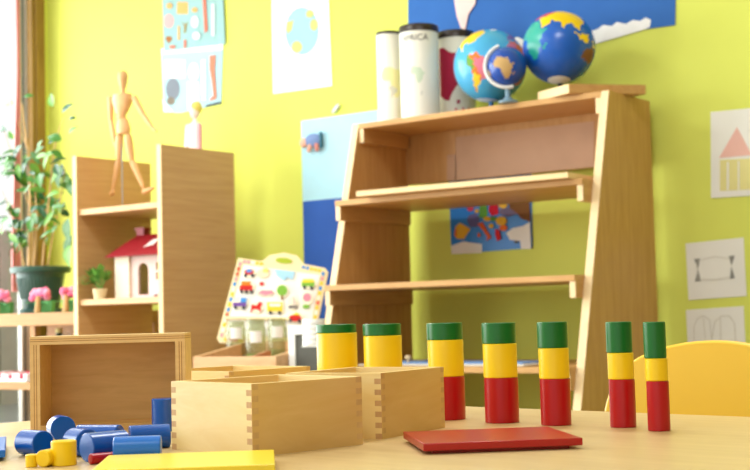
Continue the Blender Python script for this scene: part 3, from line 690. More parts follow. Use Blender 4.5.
# ------------------------------------------------------------------ left cabinet
CXR, CXL, CYB, CYF, CZT = -3.867, -4.404, 4.20, 3.758, 1.423
CT = 0.026
CB = thing('cabinet', 'open backed oak shelf unit with two tall side panels at left', 'cabinet')
for x0, x1 in ((CXL - 0.012, CXL + CT - 0.012), (CXR - CT, CXR)):
    b = MB(); b.box((x0, CYF, 0), (x1, CYB, CZT), M_OAK, ends={'-y': M_OAKE}); b.build('side_panel', CB, 0.0015)
for z in (1.187, 0.795, 0.40, 0.10):
    b = MB(); b.box((CXL + CT - 0.012, CYF + 0.014, z - 0.024), (CXR - CT, CYB, z), M_OAK, ends={'-y': M_OAKEX}); b.build('shelf', CB, 0.001)
b = MB(); b.box((CXL + CT - 0.012, CYB - 0.02, 0.10), (CXR - CT, CYB - 0.008, 0.40), M_OAK); b.build('back_panel', CB)
# wooden mannequin
YM = 3.92; M_MAN = wood('mannequin_wood', (204, 154, 100), (220, 172, 118), 'Z', 8, 5, 0.45)
def mp(x, y, dy=0.0):
    v = at(x, y, Y=YM); return Vector((v.x, YM + dy, v.z))
base = mp(121, 205)
MN = thing('wooden_mannequin', 'jointed wooden artist mannequin striding on the top cabinet shelf', 'mannequin', (base.x, YM, 1.187))
def mpart(nm, fn):
    b = MB(); fn(b); o = b.build(nm); o.parent = MN; o.matrix_parent_inverse = Matrix.Translation(-Vector(MN.location)); return o
mpart('stand', lambda b: (b.lathe([(0, 0), (0.06, 0), (0.06, 0.008), (0.05, 0.012), (0, 0.012)], M_MAN, Matrix.Translation((base.x, YM, 1.187)), 32), b.tube([(base.x + 0.01, YM, 1.198), (base.x + 0.01, YM, mp(124, 126).z)], 0.003, M_STEEL, 10)))
mpart('head', lambda b: b.lathe([(0, -0.042), (0.012, -0.038), (0.017, -0.02), (0.021, 0.0), (0.0225, 0.018), (0.018, 0.034), (0.009, 0.041), (0, 0.043)], M_MAN, Matrix.Translation(mp(123, 80)), 24))
mpart('neck', lambda b: b.capsule(mp(123, 89), mp(123, 95), 0.010, 0.010, M_MAN))
mpart('chest', lambda b: b.tube([mp(122.5, 93), mp(122.5, 94.5), mp(122.5, 99), mp(122, 105), mp(121.5, 111), mp(121, 114), mp(121, 115)], [0.016, 0.050, 0.058, 0.050, 0.037, 0.028, 0.008], M_MAN, 20, 0.98, 0.62))
mpart('waist', lambda b: b.ball(mp(121.5, 116.5), (0.024, 0.018, 0.018), M_MAN, 16))
mpart('pelvis', lambda b: b.tube([mp(122.5, 118), mp(122.5, 119.5), mp(123, 124), mp(123.5, 130), mp(123.5, 133.5), mp(123.5, 134.5)], [0.010, 0.026, 0.033, 0.037, 0.034, 0.012], M_MAN, 20, 1, 0.7))
for nm, a0, a1, r0, r1 in (('upper_arm', (110.5, 98), (111, 119), .0135, .0105), ('forearm', (111.5, 122), (114.5, 140), .0105, .008), ('hand', (115, 143), (116.5, 148), .008, .007),
                           ('upper_arm', (134.5, 98), (143, 114), .0135, .0105), ('forearm', (144.5, 116), (151.5, 126.5), .0105, .008), ('hand', (153, 128), (156, 131), .008, .006),
                           ('thigh', (119.5, 137), (119, 159), .0175, .0135), ('shin', (118.5, 163), (113.5, 187), .0150, .0095), ('foot', (113.5, 192), (110.5, 194), .010, .009),
                           ('thigh', (128, 137), (131.5, 159), .0175, .0135), ('shin', (133, 163), (143, 186), .0150, .0095), ('foot', (144, 192), (153, 188), .011, .008)):
    mpart(nm, lambda b: b.capsule(mp(*a0), mp(*a1), r0, r1, M_MAN))
for j in ((111, 120.7), (144, 115.2), (118.8, 161), (132.2, 161), (113.3, 189.5), (143.8, 189)):
    mpart('joint', lambda b: b.ball(mp(*j), 0.0085, M_MAN, 14))
# pale figurine behind the right panel
f0 = at(195.5, 150, Y=4.11)
FG = thing('figurine', 'pale pink and white figurine with yellow hair above the tall right panel', 'figurine', (f0.x, 4.11, 1.187))
zt = at(195.5, 101, Y=4.11).z - 1.187
b = MB(); b.ball((0, 0, zt - 0.045), (0.030, 0.030, 0.036), P('fig_skin', (246, 226, 214)), 22); b.build('head', FG)
b = MB(); b.ball((0.006, 0.006, zt - 0.030), (0.034, 0.034, 0.030), P('fig_hair', (226, 206, 110)), 20); b.build('hair', FG)
b = MB(); b.lathe([(0, 0), (0.07, 0), (0.072, 0.02), (0.055, 0.15), (0.042, zt - 0.19), (0.045, zt - 0.13), (0.030, zt - 0.10), (0.013, zt - 0.09), (0.012, zt - 0.07), (0, zt - 0.07)], P('fig_dress', (242, 224, 222)), None, 28, sy=0.75); b.build('dress', FG)
for sx, mt in ((-1, P('fig_sleeve_white', (246, 236, 234))), (1, P('fig_sleeve_pink', (226, 170, 178)))):
    b = MB(); b.capsule((sx * 0.042, -0.01, zt - 0.115), (sx * 0.050, -0.02, zt - 0.24), 0.017, 0.014, mt); b.build('arm', FG)
FG.scale = (0.78, 0.78, 1)
# toy house
ZS2 = 0.795
hx0 = at(117, 275, Y=3.84).x; hx1 = CXR - CT - 0.02
HS = thing('toy_house', 'toy house with red roof and arched doorway on the lower cabinet shelf', 'toy house', (hx0, 3.84, ZS2))
wd = hx1 - hx0; hh = 0.178; dp = 0.17
M_HW = P('house_white', (226, 212, 190)); M_HP = P('house_pink', (216, 192, 184)); M_HR = plain('house_roof', (140, 10, 28), .45)
b = MB()
# front wall with arch and two window holes, as strips
ax0, ax1 = at(138, 280, Y=3.84).x - hx0, at(148.5, 280, Y=3.84).x - hx0
wx0, wx1 = ax1 + 0.045, min(ax1 + 0.10, wd - 0.02)
arch_top = 0.148
col = at(131, 280, Y=3.84).x - hx0
b.box((col, 0, 0), (ax0, 0.012, hh), M_HP); b.box((ax1, 0, 0), (wx0, 0.012, hh), M_HP); b.box((wx1, 0, 0), (wd, 0.012, hh), M_HP)
b.box((wx0, 0, 0), (wx1, 0.012, 0.075), M_HP); b.box((wx0, 0, 0.105), (wx1, 0.012, 0.115), M_HP); b.box((wx0, 0, 0.145), (wx1, 0.012, hh), M_HP)
b.box((ax0, 0, 0), (ax1, 0.012, 0.012), M_HP)
rr = (ax1 - ax0) / 2; cz = arch_top - rr; ap = []
for k in range(13):
    a_ = PI * k / 12; ap.append((ax0 + rr + rr * cos(a_), cz + rr * sin(a_)))
poly = [(ax1, hh)] + [(ax0, hh)] + ap[::-1]
b.prism(poly, lambda p: Vector((p[0], 0, p[1])), lambda p: Vector((p[0], 0.012, p[1])), M_HP)
b.build('front_wall', HS)
b = MB(); b.box((0, -0.012, 0), (col, 0.012, hh), M_HW); b.box((0, 0.012, 0), (0.012, dp, hh), M_HW); b.build('side_wall', HS)
b = MB(); b.box((wd - 0.012, 0.012, 0), (wd, dp, hh), M_HW); b.build('side_wall', HS)
b = MB(); b.box((ax0 + 0.0, -0.010, 0.0), (wx0, -0.001, 0.012), P('step_pink', (226, 190, 190))); b.box((ax1 + 0.02, -0.012, 0.012), (wd - 0.01, -0.001, 0.05), P('fence_lilac', (206, 190, 200))); b.build('porch_fence', HS)
b = MB(); ov = 0.04
e0 = [(-ov, -ov, hh), (wd + 0.012, -ov, hh), (wd + 0.012, dp + 0.02, hh), (-ov, dp + 0.02, hh)]
ry0, ry1 = dp * 0.42, dp * 0.60
rz = hh + 0.095
b.faces([Vector(p) for p in e0] + [Vector(p) for p in ((0.05, ry0, rz), (wd + 0.005, ry0, rz), (wd + 0.005, ry1, rz), (0.05, ry1, rz))],
        [(3, 2, 1, 0), (0, 1, 5, 4), (1, 2, 6, 5), (2, 3, 7, 6), (3, 0, 4, 7), (4, 5, 6, 7)], M_HR)
b.build('roof', HS, 0.003)
cx = at(141.5, 235, Y=3.92).x - hx0
b = MB(); b.box((cx - 0.022, ry0, rz - 0.01), (cx + 0.022, ry0 + 0.035, rz + 0.022), M_HR); b.box((cx - 0.028, ry0 - 0.005, rz + 0.022), (cx + 0.028, ry0 + 0.04, rz + 0.032), M_HR); b.build('chimney', HS)
# pale skylight patch lying on the front slope
sl = lambda x, t: Vector((x, -ov + (ry0 + ov) * t - 0.003, hh + (rz - hh) * t + 0.002))
x0 = at(147, 245, Y=3.86).x - hx0
b = MB(); b.faces([sl(x0, .35), sl(x0 + 0.05, .45), sl(x0 + 0.06, .75), sl(x0 + 0.02, .70)], [(0, 1, 2, 3)], P('patch', (236, 214, 206))); b.build('roof_patch', HS, normals=False)
# little plant on the shelf
LP = thing('potted_plant', 'small bright green plant in a pale pot beside the toy house', 'plant', (at(100, 290, Y=3.79).x, 3.79, ZS2))
b = MB(); b.lathe([(0, 0), (0.024, 0), (0.032, 0.045), (0.029, 0.045), (0.026, 0.036), (0, 0.036)], P('pot_cream', (226, 206, 160)), None, 28); b.build('pot', LP)
M_L1, M_L2, M_L3 = plain('leaf_green', (60, 118, 40), .3, .2, 30, .5), plain('leaf_light', (104, 156, 60), .35, .2, 30, .5), plain('leaf_dark', (32, 84, 46), .25, .2, 30, .6)
def leaf(b, p, d, n, L, W, m, bendz=-0.25):
    d = Vector(d).normalized(); n = Vector(n); s_ = d.cross(n)
    if s_.length < 1e-3: s_ = d.cross(Vector((1, 0, 0)))
    s_.normalize(); n = s_.cross(d).normalized(); p = Vector(p); vs = []; K = 6
    for i in range(K + 1):
        t = i / K; w = W * (sin(PI * t ** 0.8)) * .5 + 0.0004; c = p + d * L * t + n * (bendz * L * t * t)
        vs += [c - s_ * w + n * w * .3, c, c + s_ * w + n * w * .3]
    fs = []
    for i in range(K):
        a_ = i * 3; fs += [(a_, a_ + 1, a_ + 4, a_ + 3), (a_ + 1, a_ + 2, a_ + 5, a_ + 4)]
    b.faces(vs, fs, m)
b = MB(); rnd = random.Random(3)
for k in range(95):
    a_ = rnd.uniform(0, 2 * PI); e = rnd.uniform(0.05, 1.25); rr = rnd.uniform(0.03, 0.10)
    d = Vector((cos(a_) * cos(e) * 1.25, sin(a_) * cos(e) * .8, sin(e) * .8)); p = Vector((0, 0, 0.05)) + d * rr
    if (p.x + d.x * .04 < CXL + CT - LP.location.x and p.y + .03 > CYF - 3.79) or p.x + d.x * .045 > hx0 - LP.location.x - 0.012 or (p.x > -0.0 and p.x + d.x * .045 > hx0 - ov - LP.location.x - 0.005 and p.z > .12): continue
    leaf(b, p, d + Vector((0, 0, .2)), (0, 0, 1), rnd.uniform(.028, .045), rnd.uniform(.018, .028), rnd.choice((M_L2, M_L2, M_L1)))
b.build('foliage', LP, normals=False)
b = MB()
for k in range(9):
    a_ = 2 * PI * k / 9; b.tube([(0, 0, 0.03), (0.02 * cos(a_), 0.015 * sin(a_), 0.07), (0.03 * cos(a_), 0.04 * sin(a_), 0.11)], [.003, .002, .001], M_L2, 6)
b.build('stem', LP)

# ------------------------------------------------------------------ plant stand by the window
ZP = 0.745
PX0, PX1 = -5.33, CXL - 0.03
M_STD = wood('stand_wood', (170, 124, 76), (186, 140, 90), 'X', 4.0, 14.0, 0.5, 0.3)
ST = thing('plant_shelf', 'low wooden two-tier shelf by the window under the big potted plant', 'shelf', (0, 0, 0))
b = MB(); b.box((PX0, 3.80, ZP - 0.058), (PX1, 4.30, ZP), M_STD); b.build('top_board', ST, 0.003)
b = MB(); b.box((PX0, 3.84, 0.395), (PX1, 4.28, 0.43), M_STD); b.build('lower_board', ST, 0.003)
for x, y in ((PX0, 3.83), (PX1 - 0.04, 3.83), (PX0, 4.25), (PX1 - 0.04, 4.25)):
    b = MB(); b.box((x, y, 0), (x + 0.04, y + 0.04, ZP - 0.058), M_STD); b.build('leg', ST, 0.002)
b = MB(); b.box((at(44, 330, Y=4.25).x, 4.27, 0.43), (PX1 - 0.04, 4.285, ZP - 0.058), M_STD); b.build('back_board', ST)
# tray with red and white napkin on the lower board
tx0, tx1 = PX0 + 0.06, at(30, 380, Y=3.88).x
NP = thing('cloth_tray', 'red and white patterned cloth in a tray on the lower plant shelf', 'tray', ((tx0 + tx1) / 2, 3.98, 0.43))
hw = (tx1 - tx0) / 2
b = MB(); b.box((-hw, -0.12, 0), (hw, 0.12, 0.012), M_WHITE); b.build('tray', NP, 0.003)
b = MB()
for i in range(14):
    for j in range(4):
        x = -hw + 0.01 + (2 * hw - 0.02) * i / 14; y = -0.11 + 0.055 * j; r = rnd.random()
        b.box((x, y, 0.012), (x + (2 * hw - .02) / 14, y + 0.055, 0.030 + 0.012 * rnd.random()), P('napkin_red', (206, 40, 70)) if (i + j) % 3 == 0 else P('napkin_white', (240, 226, 224)))
b.build('cloth', NP, 0.004)
# glass dome-like clear bag and dark bottle under the top board
p = at(27, 350, Y=3.95)
b = MB(); b.lathe([(0, 0), (0.07, 0), (0.075, 0.06), (0.066, 0.15), (0.03, 0.205), (0.012, 0.225), (0, 0.225)], glassy('clear_film', (0.93, 0.95, 0.95), opaque=0.12), Matrix.Translation((0, 0, 0)), 32)
o = b.build('glass_cloche'); o.location = (tx1 + 0.09, 4.02, 0.43); tag(o, 'clear domed glass cover on the lower plant shelf, behind the tilted box', 'glass dome')
p = at(40, 334, Y=4.0)
BT = thing('bottle', 'dark green bottle with pale cap under the plant shelf top', 'bottle', (p.x - 0.09, 4.19, 0.43))
b = MB(); b.lathe([(0, 0), (0.04, 0), (0.042, 0.12), (0.036, 0.17), (0.016, 0.20), (0.016, 0.22), (0, 0.22)], P('bottle_green', (40, 60, 36), .3), None, 28); b.build('body', BT)
b = MB(); b.lathe([(0, 0.22), (0.018, 0.22), (0.018, 0.243), (0, 0.243)], P('cap', (226, 220, 150)), None, 20); b.build('cap', BT)
# big potted ficus
YP = 4.06
pc = at(41, 300, Y=YP); FX = pc.x
FC = thing('potted_ficus', 'tall leafy ficus in a dark green ribbed pot by the window', 'plant', (FX, YP, ZP))
ptop = at(39.5, 267, Y=YP).z - ZP; rt = (at(66, 268, Y=YP).x - at(13, 268, Y=YP).x) / 2 * 0.70
M_POT = plain('green_pot', (40, 78, 66), .4, .06)
b = MB(); b.lathe([(0, 0), (rt * .70, 0), (rt * .74, 0.004), (rt * .76, 0.022), (rt * .72, 0.022), (0, 0.02)], plain('saucer_green', (52, 100, 100), .35), None, 48); b.build('saucer', FC)
b = MB(); b.lathe([(0, 0.022), (rt * .62, 0.022), (rt * .84, ptop - 0.03), (rt * 1.0, ptop - 0.03), (rt * 1.04, ptop - 0.022), (rt * 1.04, ptop - 0.004), (rt * 1.0, ptop), (rt * .9, ptop), (rt * .86, ptop - 0.03), (0, ptop - 0.03)], M_POT, None, 56)
for k in range(40):
    a_ = 2 * PI * k / 40
    if sin(a_) < 0.35:
        z0, z1 = 0.07, ptop - 0.055
        R0 = rt * (.62 + .22 * (z0 - .022) / (ptop - .052)); R1 = rt * (.62 + .22 * (z1 - .022) / (ptop - .052))
        b.tube([(R0 * cos(a_), R0 * sin(a_), z0), (R1 * cos(a_), R1 * sin(a_), z1)], 0.005, M_POT, 6)
b.build('pot', FC)
b = MB(); b.lathe([(0, ptop - 0.028), (rt * .86, ptop - 0.028), (rt * .5, ptop - 0.018), (0, ptop - 0.014)], P('soil', (60, 44, 30)), None, 36); b.build('soil', FC)
def fp(x, y, dy=0.0):
    v = at(x, y, Y=YP + dy); return Vector((v.x - FX, dy, v.z - ZP))
M_BARK = wood('bark', (176, 136, 88), (206, 168, 116), 'Z', 20, 4, .7)
stems = [[(29, 268), (30, 235), (30.5, 205), (30, 175), (28, 150), (24, 125), (22, 104)], [(42, 268), (45, 235), (49, 200), (52, 170), (55, 145), (62, 120), (69, 114)], [(34, 268), (36, 240), (37, 215), (35, 190), (33, 165), (24, 140), (18, 120)], [(47, 268), (52, 240), (57, 215), (62, 190), (66, 165), (69, 140)], [(26, 268), (20, 245), (14, 225), (8, 205), (2, 190)], [(29, 205), (20, 180), (12, 155), (6, 135), (2, 128)]]
rads = [(.011, .003), (.006, .0016), (.006, .0016), (.004, .0014), (.0035, .001), (.003, .001)]
for si, st in enumerate(stems):
    pts = [fp(x, y, 0.02 * sin(si * 2.1 + i)* (i / len(st))) for i, (x, y) in enumerate(st)]
    if si < 5: pts[0].z = ptop - 0.03
    r0, r1 = rads[si]; b = MB(); b.tube(pts, [r0 + (r1 - r0) * i / (len(pts) - 1) for i in range(len(pts))], M_BARK, 8); b.build('stem', FC)
b = MB(); rnd = random.Random(11)
lv = [(14, 104, -1, .2, 1.2), (24, 97, .6, .1, .8), (6, 131, -.8, .4, 1), (14, 139, -.4, .6, .8), (22, 145, -.6, -.7, 1.5), (53, 107, -.3, .8, 1.2), (62, 113, .7, .5, 1.2), (69, 119, 1, .1, .7), (62, 140, -.8, .3, 1.3), (68, 134, .7, .5, 1), (53, 142, -.7, .2, .9), (60, 165, -.1, -1, 1.7), (66, 172, .2, -1, 1.6), (70, 180, .1, -1, 1.3), (35, 155, .7, .4, 1.2), (28, 158, -.3, -.8, 1.2), (44, 158, .8, .3, 1.1), (20, 172, -.9, .1, 1.2), (38, 150, .5, .6, .9), (50, 172, .6, .2, 1.0), (69, 218, -.2, -1, 1.9), (72, 235, -.3, -1, 1.9), (69, 245, .2, -1, 1.6), (2, 160, -.7, .2, 1), (4, 172, .7, .3, 1.3)]
for (x, y, dx, dz, s_) in lv:
    leaf(b, fp(x, y, rnd.uniform(-.05, .05)), (dx, rnd.uniform(-.4, .2), dz), (0, -1, .5), .066 * s_, .036 * s_, rnd.choice((M_L1, M_L2, M_L3)))
for k in range(165):
    st = rnd.choice(stems); t = rnd.uniform(.25, .80) * (len(st) - 1); i = int(t); f_ = t - i
    x = st[i][0] + (st[min(i+1, len(st)-1)][0] - st[i][0]) * f_ + rnd.gauss(0, 6); y = st[i][1] + (st[min(i+1, len(st)-1)][1] - st[i][1]) * f_ + rnd.gauss(0, 6)
    if y < 150 or y > 262 or x > 74 or x < -12: continue
    if y > 245 and rnd.random() < .6: continue
    a_ = rnd.uniform(0, 2 * PI); drop = rnd.uniform(-1.3, .2)
    leaf(b, fp(x, y, rnd.uniform(-.12, .12)), (cos(a_), sin(a_) * .7, drop), (rnd.uniform(-.3, .3), -.8, .7), rnd.uniform(.055, .092), rnd.uniform(.028, .044), rnd.choice((M_L1, M_L1, M_L2, M_L3, M_L3)), rnd.uniform(-.3, .05))
b.build('foliage', FC, normals=False)
# paper flower pots
def flower(px, label, dz=0):
    v = at(px + 5, 311, Y=3.86)
    R = thing('flower_pot', label, 'flower', (v.x, 3.86, ZP), 0, 'pink flower pots on the plant shelf')
    MG_ = P('flower_green', (92, 168, 110))
    b = MB(); b.lathe([(0, 0), (0.060, 0), (0.066, 0.088), (0.060, 0.088), (0.056, 0.07), (0, 0.07)], MG_, None, 6); b.build('pot', R, 0.002)
    b = MB(); b.tube([(0.014, -0.072, 0.004), (0.018, -0.070, 0.06), (0.012, -0.062, 0.12)], [0.020, 0.016, 0.014], P('flower_stem', (190, 150, 100)), 10); b.build('stem', R)
    b = MB(); rn = random.Random(px)
    for k in range(26):
        a_ = rn.uniform(0, 2 * PI); rr = rn.uniform(.01, .062)
        b.ball((rr * cos(a_) * 1.15, -0.03 + rr * sin(a_) * .6, 0.135 + rn.uniform(-.03, .035)), rn.uniform(.017, .028), rn.choice((P('petal_pink', (226, 110, 150)), P('petal_light', (238, 150, 176)))), 10)
    b.build('blossom', R)
    for sx in (-1, 1):
        b = MB(); leaf(b, (sx * 0.03, -0.06, 0.075), (sx, -.1, .15), (0, 0, 1), .085, .03, MG_); b.build('leaf', R, normals=False)
    R.scale = (0.72, 0.72, 0.62)
flower(-1, 'pink flower pot at the left edge, left of the green pot')
flower(40, 'pink flower pot in front of the dark green plant pot')
flower(68, 'pink flower pot half hidden behind the oak cabinet panel')

# ------------------------------------------------------------------ between cabinet and bookcase
# low bench carrying the toy board
ZBn = 0.508
bq = at(193, 357, Z=ZBn + 0.055)
BN = thing('low_bench', 'low wooden bench between oak cabinet and bookcase', 'bench', (bq.x, bq.y, 0), rad(8))
b = MB(); b.box((-0.02, -0.015, ZBn - 0.025), (0.358, 0.35, ZBn), M_OAK); b.build('bench_top', BN, 0.002)
for x, y in ((0, 0), (0.315, 0), (0, 0.31), (0.315, 0.31)):
    b = MB(); b.box((x, y, 0), (x + 0.035, y + 0.035, ZBn - 0.025), M_OAK); b.build('leg', BN)
t0_, t1_, t2_ = at(193, 357, Z=ZBn + 0.055), at(287, 361, Z=ZBn + 0.055), at(237, 344, Z=ZBn + 0.055)
tyaw = rad(8)
TRX = thing('wooden_tray', 'shallow wooden tray on the bench holding the glass jars', 'tray', (t0_.x, t0_.y, ZBn), tyaw)
M_TRY = wood('tray_wood', (206, 160, 112), (222, 180, 134), 'X', 6, 9, .5)
tw = 0.355; td = 0.34; thh = 0.055; thb = 0.100
b = MB(); b.box((0, 0, 0), (tw, td, 0.01), M_TRY); b.build('tray_bottom', TRX)
b = MB(); b.box((0.014, 0, 0.01), (tw - 0.014, 0.014, thh), M_TRY); b.build('front_rim', TRX, 0.001)
b = MB(); b.box((0.014, td - 0.014, 0.01), (tw - 0.014, td, thb), M_TRY); b.build('back_rim', TRX, 0.001)
for x0 in (0, tw - 0.014):
    b = MB(); b.prism([(0, 0.01), (td, 0.01), (td, thb), (0, thh)], lambda p: Vector((x0, p[0], p[1])), lambda p: Vector((x0 + 0.014, p[0], p[1])), M_TRY); b.build('sloped_side', TRX, 0.001)
b = MB(); b.prism([(0.014, 0.01), (0.13, 0.01), (0.13, thh + 0.018), (0.014, thh)], lambda p: Vector((0.236, p[0], p[1])), lambda p: Vector((0.25, p[0], p[1])), P('reddish_wood', (176, 118, 78), .5)); b.build('divider', TRX, 0.001)
def jar(px, ytop, ybot, Y, dia, label, content):
    q = at(px, ytop, Y=Y); z0 = ZBn + 0.01
    R = thing('glass_jar', label, 'jar', (q.x, Y, z0), 0, 'glass jars before the toy board'); H = q.z - z0; r = dia / 2
    b = MB(); b.lathe([(0, 0), (r * .94, 0), (r, 0.006), (r, H * .80), (r * .86, H * .88), (r * .86, H), (r * .80, H), (r * .80, H * .87), (r * .94, H * .78), (r * .94, 0.01), (0, 0.008)], glassy('jar_glass', (.84, .86, .76), opaque=0.08, oc=(190, 190, 160)), None, 32); b.build('glass', R, normals=False)
    if content:
        b = MB(); b.lathe([(0, 0.010), (r * .90, 0.010), (r * .90, H * content[0]), (0, H * content[0])], content[1], None, 28); b.build('contents', R)
    az = math.atan2(-Y, -q.x); vs = []; n = 10
    for z in (H * content[2], H * content[2] + 0.042):
        for k in range(n + 1):
            a_ = az - 0.55 + 1.1 * k / n; vs.append(((r + .001) * cos(a_), (r + .001) * sin(a_), z))
    b = MB(); b.faces(vs, [(k, k + 1, n + 2 + k, n + 1 + k) for k in range(n)], M_PAPER); b.build('paper_label', R, normals=False)
    b = MB(); b.lathe([(0, H), (r * .9, H), (r * .9, H + .004), (0, H + .004)], glassy('jar_glass', (.84, .86, .76), opaque=0.08, oc=(190, 190, 160)), None, 28); b.build('lid', R)
jar(236, 322, 343, 3.68, 0.078, 'left glass jar with white label before the toy board', (0.25, P('jar_sand', (206, 206, 196)), .62))
jar(255.5, 320, 355, 3.60, 0.078, 'middle glass jar with green contents before the toy board', (0.28, P('jar_green', (126, 160, 60)), .52))
jar(277, 319, 349, 3.73, 0.078, 'right glass jar with pale contents before the toy board', (0.35, P('jar_beige', (206, 196, 140)), .60))
# magnetic picture board leaning back
vd = (at(272, 300, Y=3.92)); TB_O = Vector((vd.x, 3.92, 0))
yaw_b = rad(30)
bx = Vector((cos(yaw_b), sin(yaw_b), 0)); bn = Vector((sin(yaw_b), -cos(yaw_b), 0))          # right, toward the viewer
tilt = rad(14); bu = (Vector((0, 0, 1)) * cos(tilt) - bn * sin(tilt)).normalized(); bnn = bx.cross(bu)
O_ = Vector((vd.x, 3.92, vd.z))
def onb(x, y):
    """survey a photo point on the leaning plane of the board -> plane coordinates"""
    d = fwd + cr * ((x - 375) / FPX) + cu * ((235 - y) / FPX); t = (O_ - EYE).dot(bnn) / d.dot(bnn); q = EYE + d * t - O_
    return (q.dot(bx), q.dot(bu))
def onp(p, h): return O_ + bx * p[0] + bu * p[1] + bnn * h
PB = thing('picture_board', 'white board of toy vehicle pictures with arched handle, leaning left of the bookcase', 'board', tuple(O_ - bu * 0.16))
def pbuild(b, nm, par=None):
    o = b.build(nm, normals=True); o.parent = par or PB; o.matrix_parent_inverse = Matrix.Translation(-Vector(PB.location)); return o
out = [(238, 258), (262, 261), (270, 255), (284, 252.5), (297, 255.5), (304, 264), (325, 268), (328, 272), (316, 330), (314, 343), (262, 345), (219, 342.5), (217, 338)]
po = [onb(*p) for p in out]
M_PBE = P('board_cream', (240, 222, 178)); M_PBW = P('board_white', (240, 238, 232), .4)
b = MB(); b.prism(po, lambda p: onp(p, 0.0), lambda p: onp(p, -0.014), M_PBE); pbuild(b, 'panel')
b = MB(); b.prism([onb(*p) for p in ((244, 265), (320, 275), (309, 337), (225, 335))], lambda p: onp(p, 0.003), lambda p: onp(p, 0.0005), M_PBW); pbuild(b, 'picture_sheet')
b = MB(); b.prism([onb(*p) for p in ell(284, 260.8, 8.5, 3, 20, .1)], lambda p: onp(p, 0.002), lambda p: onp(p, 0.0005), P('handle_hole', (170, 186, 50))); pbuild(b, 'handle_slot')
rn = random.Random(5); chk = [(60, 140, 210), (240, 200, 60), (220, 90, 70), (240, 236, 220), (220, 150, 160)]
def dash(p0, p1, n):
    b = MB()
    L = math.hypot(p1[0]-p0[0], p1[1]-p0[1]); nx, ny = -(p1[1]-p0[1]) / L * 1.5, (p1[0]-p0[0]) / L * 1.5
    b.prism([onb(*q) for q in ((p0[0]+nx*1.1, p0[1]+ny*1.1), (p1[0]+nx*1.1, p1[1]+ny*1.1), (p1[0]-nx*1.1, p1[1]-ny*1.1), (p0[0]-nx*1.1, p0[1]-ny*1.1))], lambda p: onp(p, 0.0016), lambda p: onp(p, 0.0004), M_PBE)
    for i in range(n):
        t0, t1 = i / n, (i + .8) / n; c = chk[rn.randrange(5)]
        a_ = (p0[0] + (p1[0]-p0[0])*t0, p0[1] + (p1[1]-p0[1])*t0); c2 = (p0[0] + (p1[0]-p0[0])*t1, p0[1] + (p1[1]-p0[1])*t1)
        b.prism([onb(*q) for q in ((a_[0]+nx, a_[1]+ny), (c2[0]+nx, c2[1]+ny), (c2[0]-nx, c2[1]-ny), (a_[0]-nx, a_[1]-ny))], lambda p: onp(p, 0.0022), lambda p: onp(p, 0.0008), P('check_%d_%d_%d' % c, c))
    pbuild(b, 'border_strip')
dash((240.5, 262), (221, 338), 15); dash((323.5, 272), (313, 330), 12); dash((243, 261.5), (264, 264), 5); dash((302, 267), (322, 271), 5); dash((224, 339.5), (258, 342), 7)
def magnet(nm, lb, shapes, h=0.009):
    b = MB()
    for k, (c, pts) in enumerate(shapes):
        b.prism([onb(*q) for q in pts], lambda p: onp(p, h + 0.0012 * k), lambda p: onp(p, 0.003), P('mg_%d_%d_%d' % c, c))
    o = pbuild(b, nm); o['label'] = lb
W_ = (246, 240, 214)
R_, BL_, Y_, G_, PK, VI, DK = (206, 40, 36), (70, 150, 226), (240, 208, 60), (126, 180, 66), (230, 140, 160), (120, 80, 160), (60, 60, 70)
wheel = lambda x, y, r=1.6: (DK, ell(x, y, r, r, 12))
magnet('magnet', 'red and blue beetle car magnet', [(W_, ell(249.5, 273.5, 6.6, 4.6)), (R_, ell(249.5, 272.5, 4.8, 3)), (BL_, rec(247, 270, 252, 273)), wheel(246, 276), wheel(253, 276)])
magnet('magnet', 'cream duck magnet', [((240, 226, 190), ell(263.5, 274, 6, 4.5)), ((250, 214, 120), ell(266, 271, 3, 2.5))])
magnet('magnet', 'pale blue boat magnet', [((168, 214, 240), [(275, 270), (295, 272), (293, 280), (288, 278), (284, 281), (277, 276)])])
magnet('magnet', 'green and yellow van magnet', [(W_, ell(308.5, 284, 8, 5.6)), (G_, rec(302, 282, 315, 287)), (Y_, rec(303, 280, 314, 283)), wheel(305, 288), wheel(312, 288.5)])
magnet('magnet', 'red and orange train magnet', [(W_, ell(246.5, 287, 8.6, 6.2)), (R_, rec(240, 286, 253, 291)), ((236, 130, 40), rec(242, 282, 251, 286)), wheel(242, 292), wheel(247, 292.3), wheel(252, 292.5)])
magnet('magnet', 'pink plane magnet', [(W_, ell(265.5, 293, 9, 3.6)), (PK, [(258, 294), (262, 291), (273, 291), (274, 294), (266, 296)])])
magnet('magnet', 'green tree magnet', [(W_, ell(282.5, 291.5, 6.4, 6.6)), (G_, ell(282.5, 291, 5.2, 5.4)), ((150, 110, 60), rec(281.5, 296, 283.5, 300))])
magnet('magnet', 'red small car magnet', [(R_, ell(262, 284.2, 2.2, 1.8))])
magnet('magnet', 'purple truck with blue load magnet', [(W_, ell(240.5, 303, 8.2, 6)), (VI, rec(233.5, 303, 247, 307)), (BL_, rec(241, 298.5, 247, 303)), wheel(236, 308), wheel(244, 308.3)])
magnet('magnet', 'red rocking horse magnet', [(W_, ell(257.5, 308, 6.2, 6)), (R_, [(252, 305), (257, 306), (260, 302), (263, 304), (261, 308), (262, 313), (258, 310), (254, 310), (251, 313)])])
magnet('magnet', 'yellow bus magnet', [(W_, rec(266.5, 302, 284, 313.5)), (Y_, rec(267.5, 303, 283, 312)), ((240, 240, 240), rec(270, 304.5, 281, 307)), wheel(271, 313), wheel(280, 313.3)])
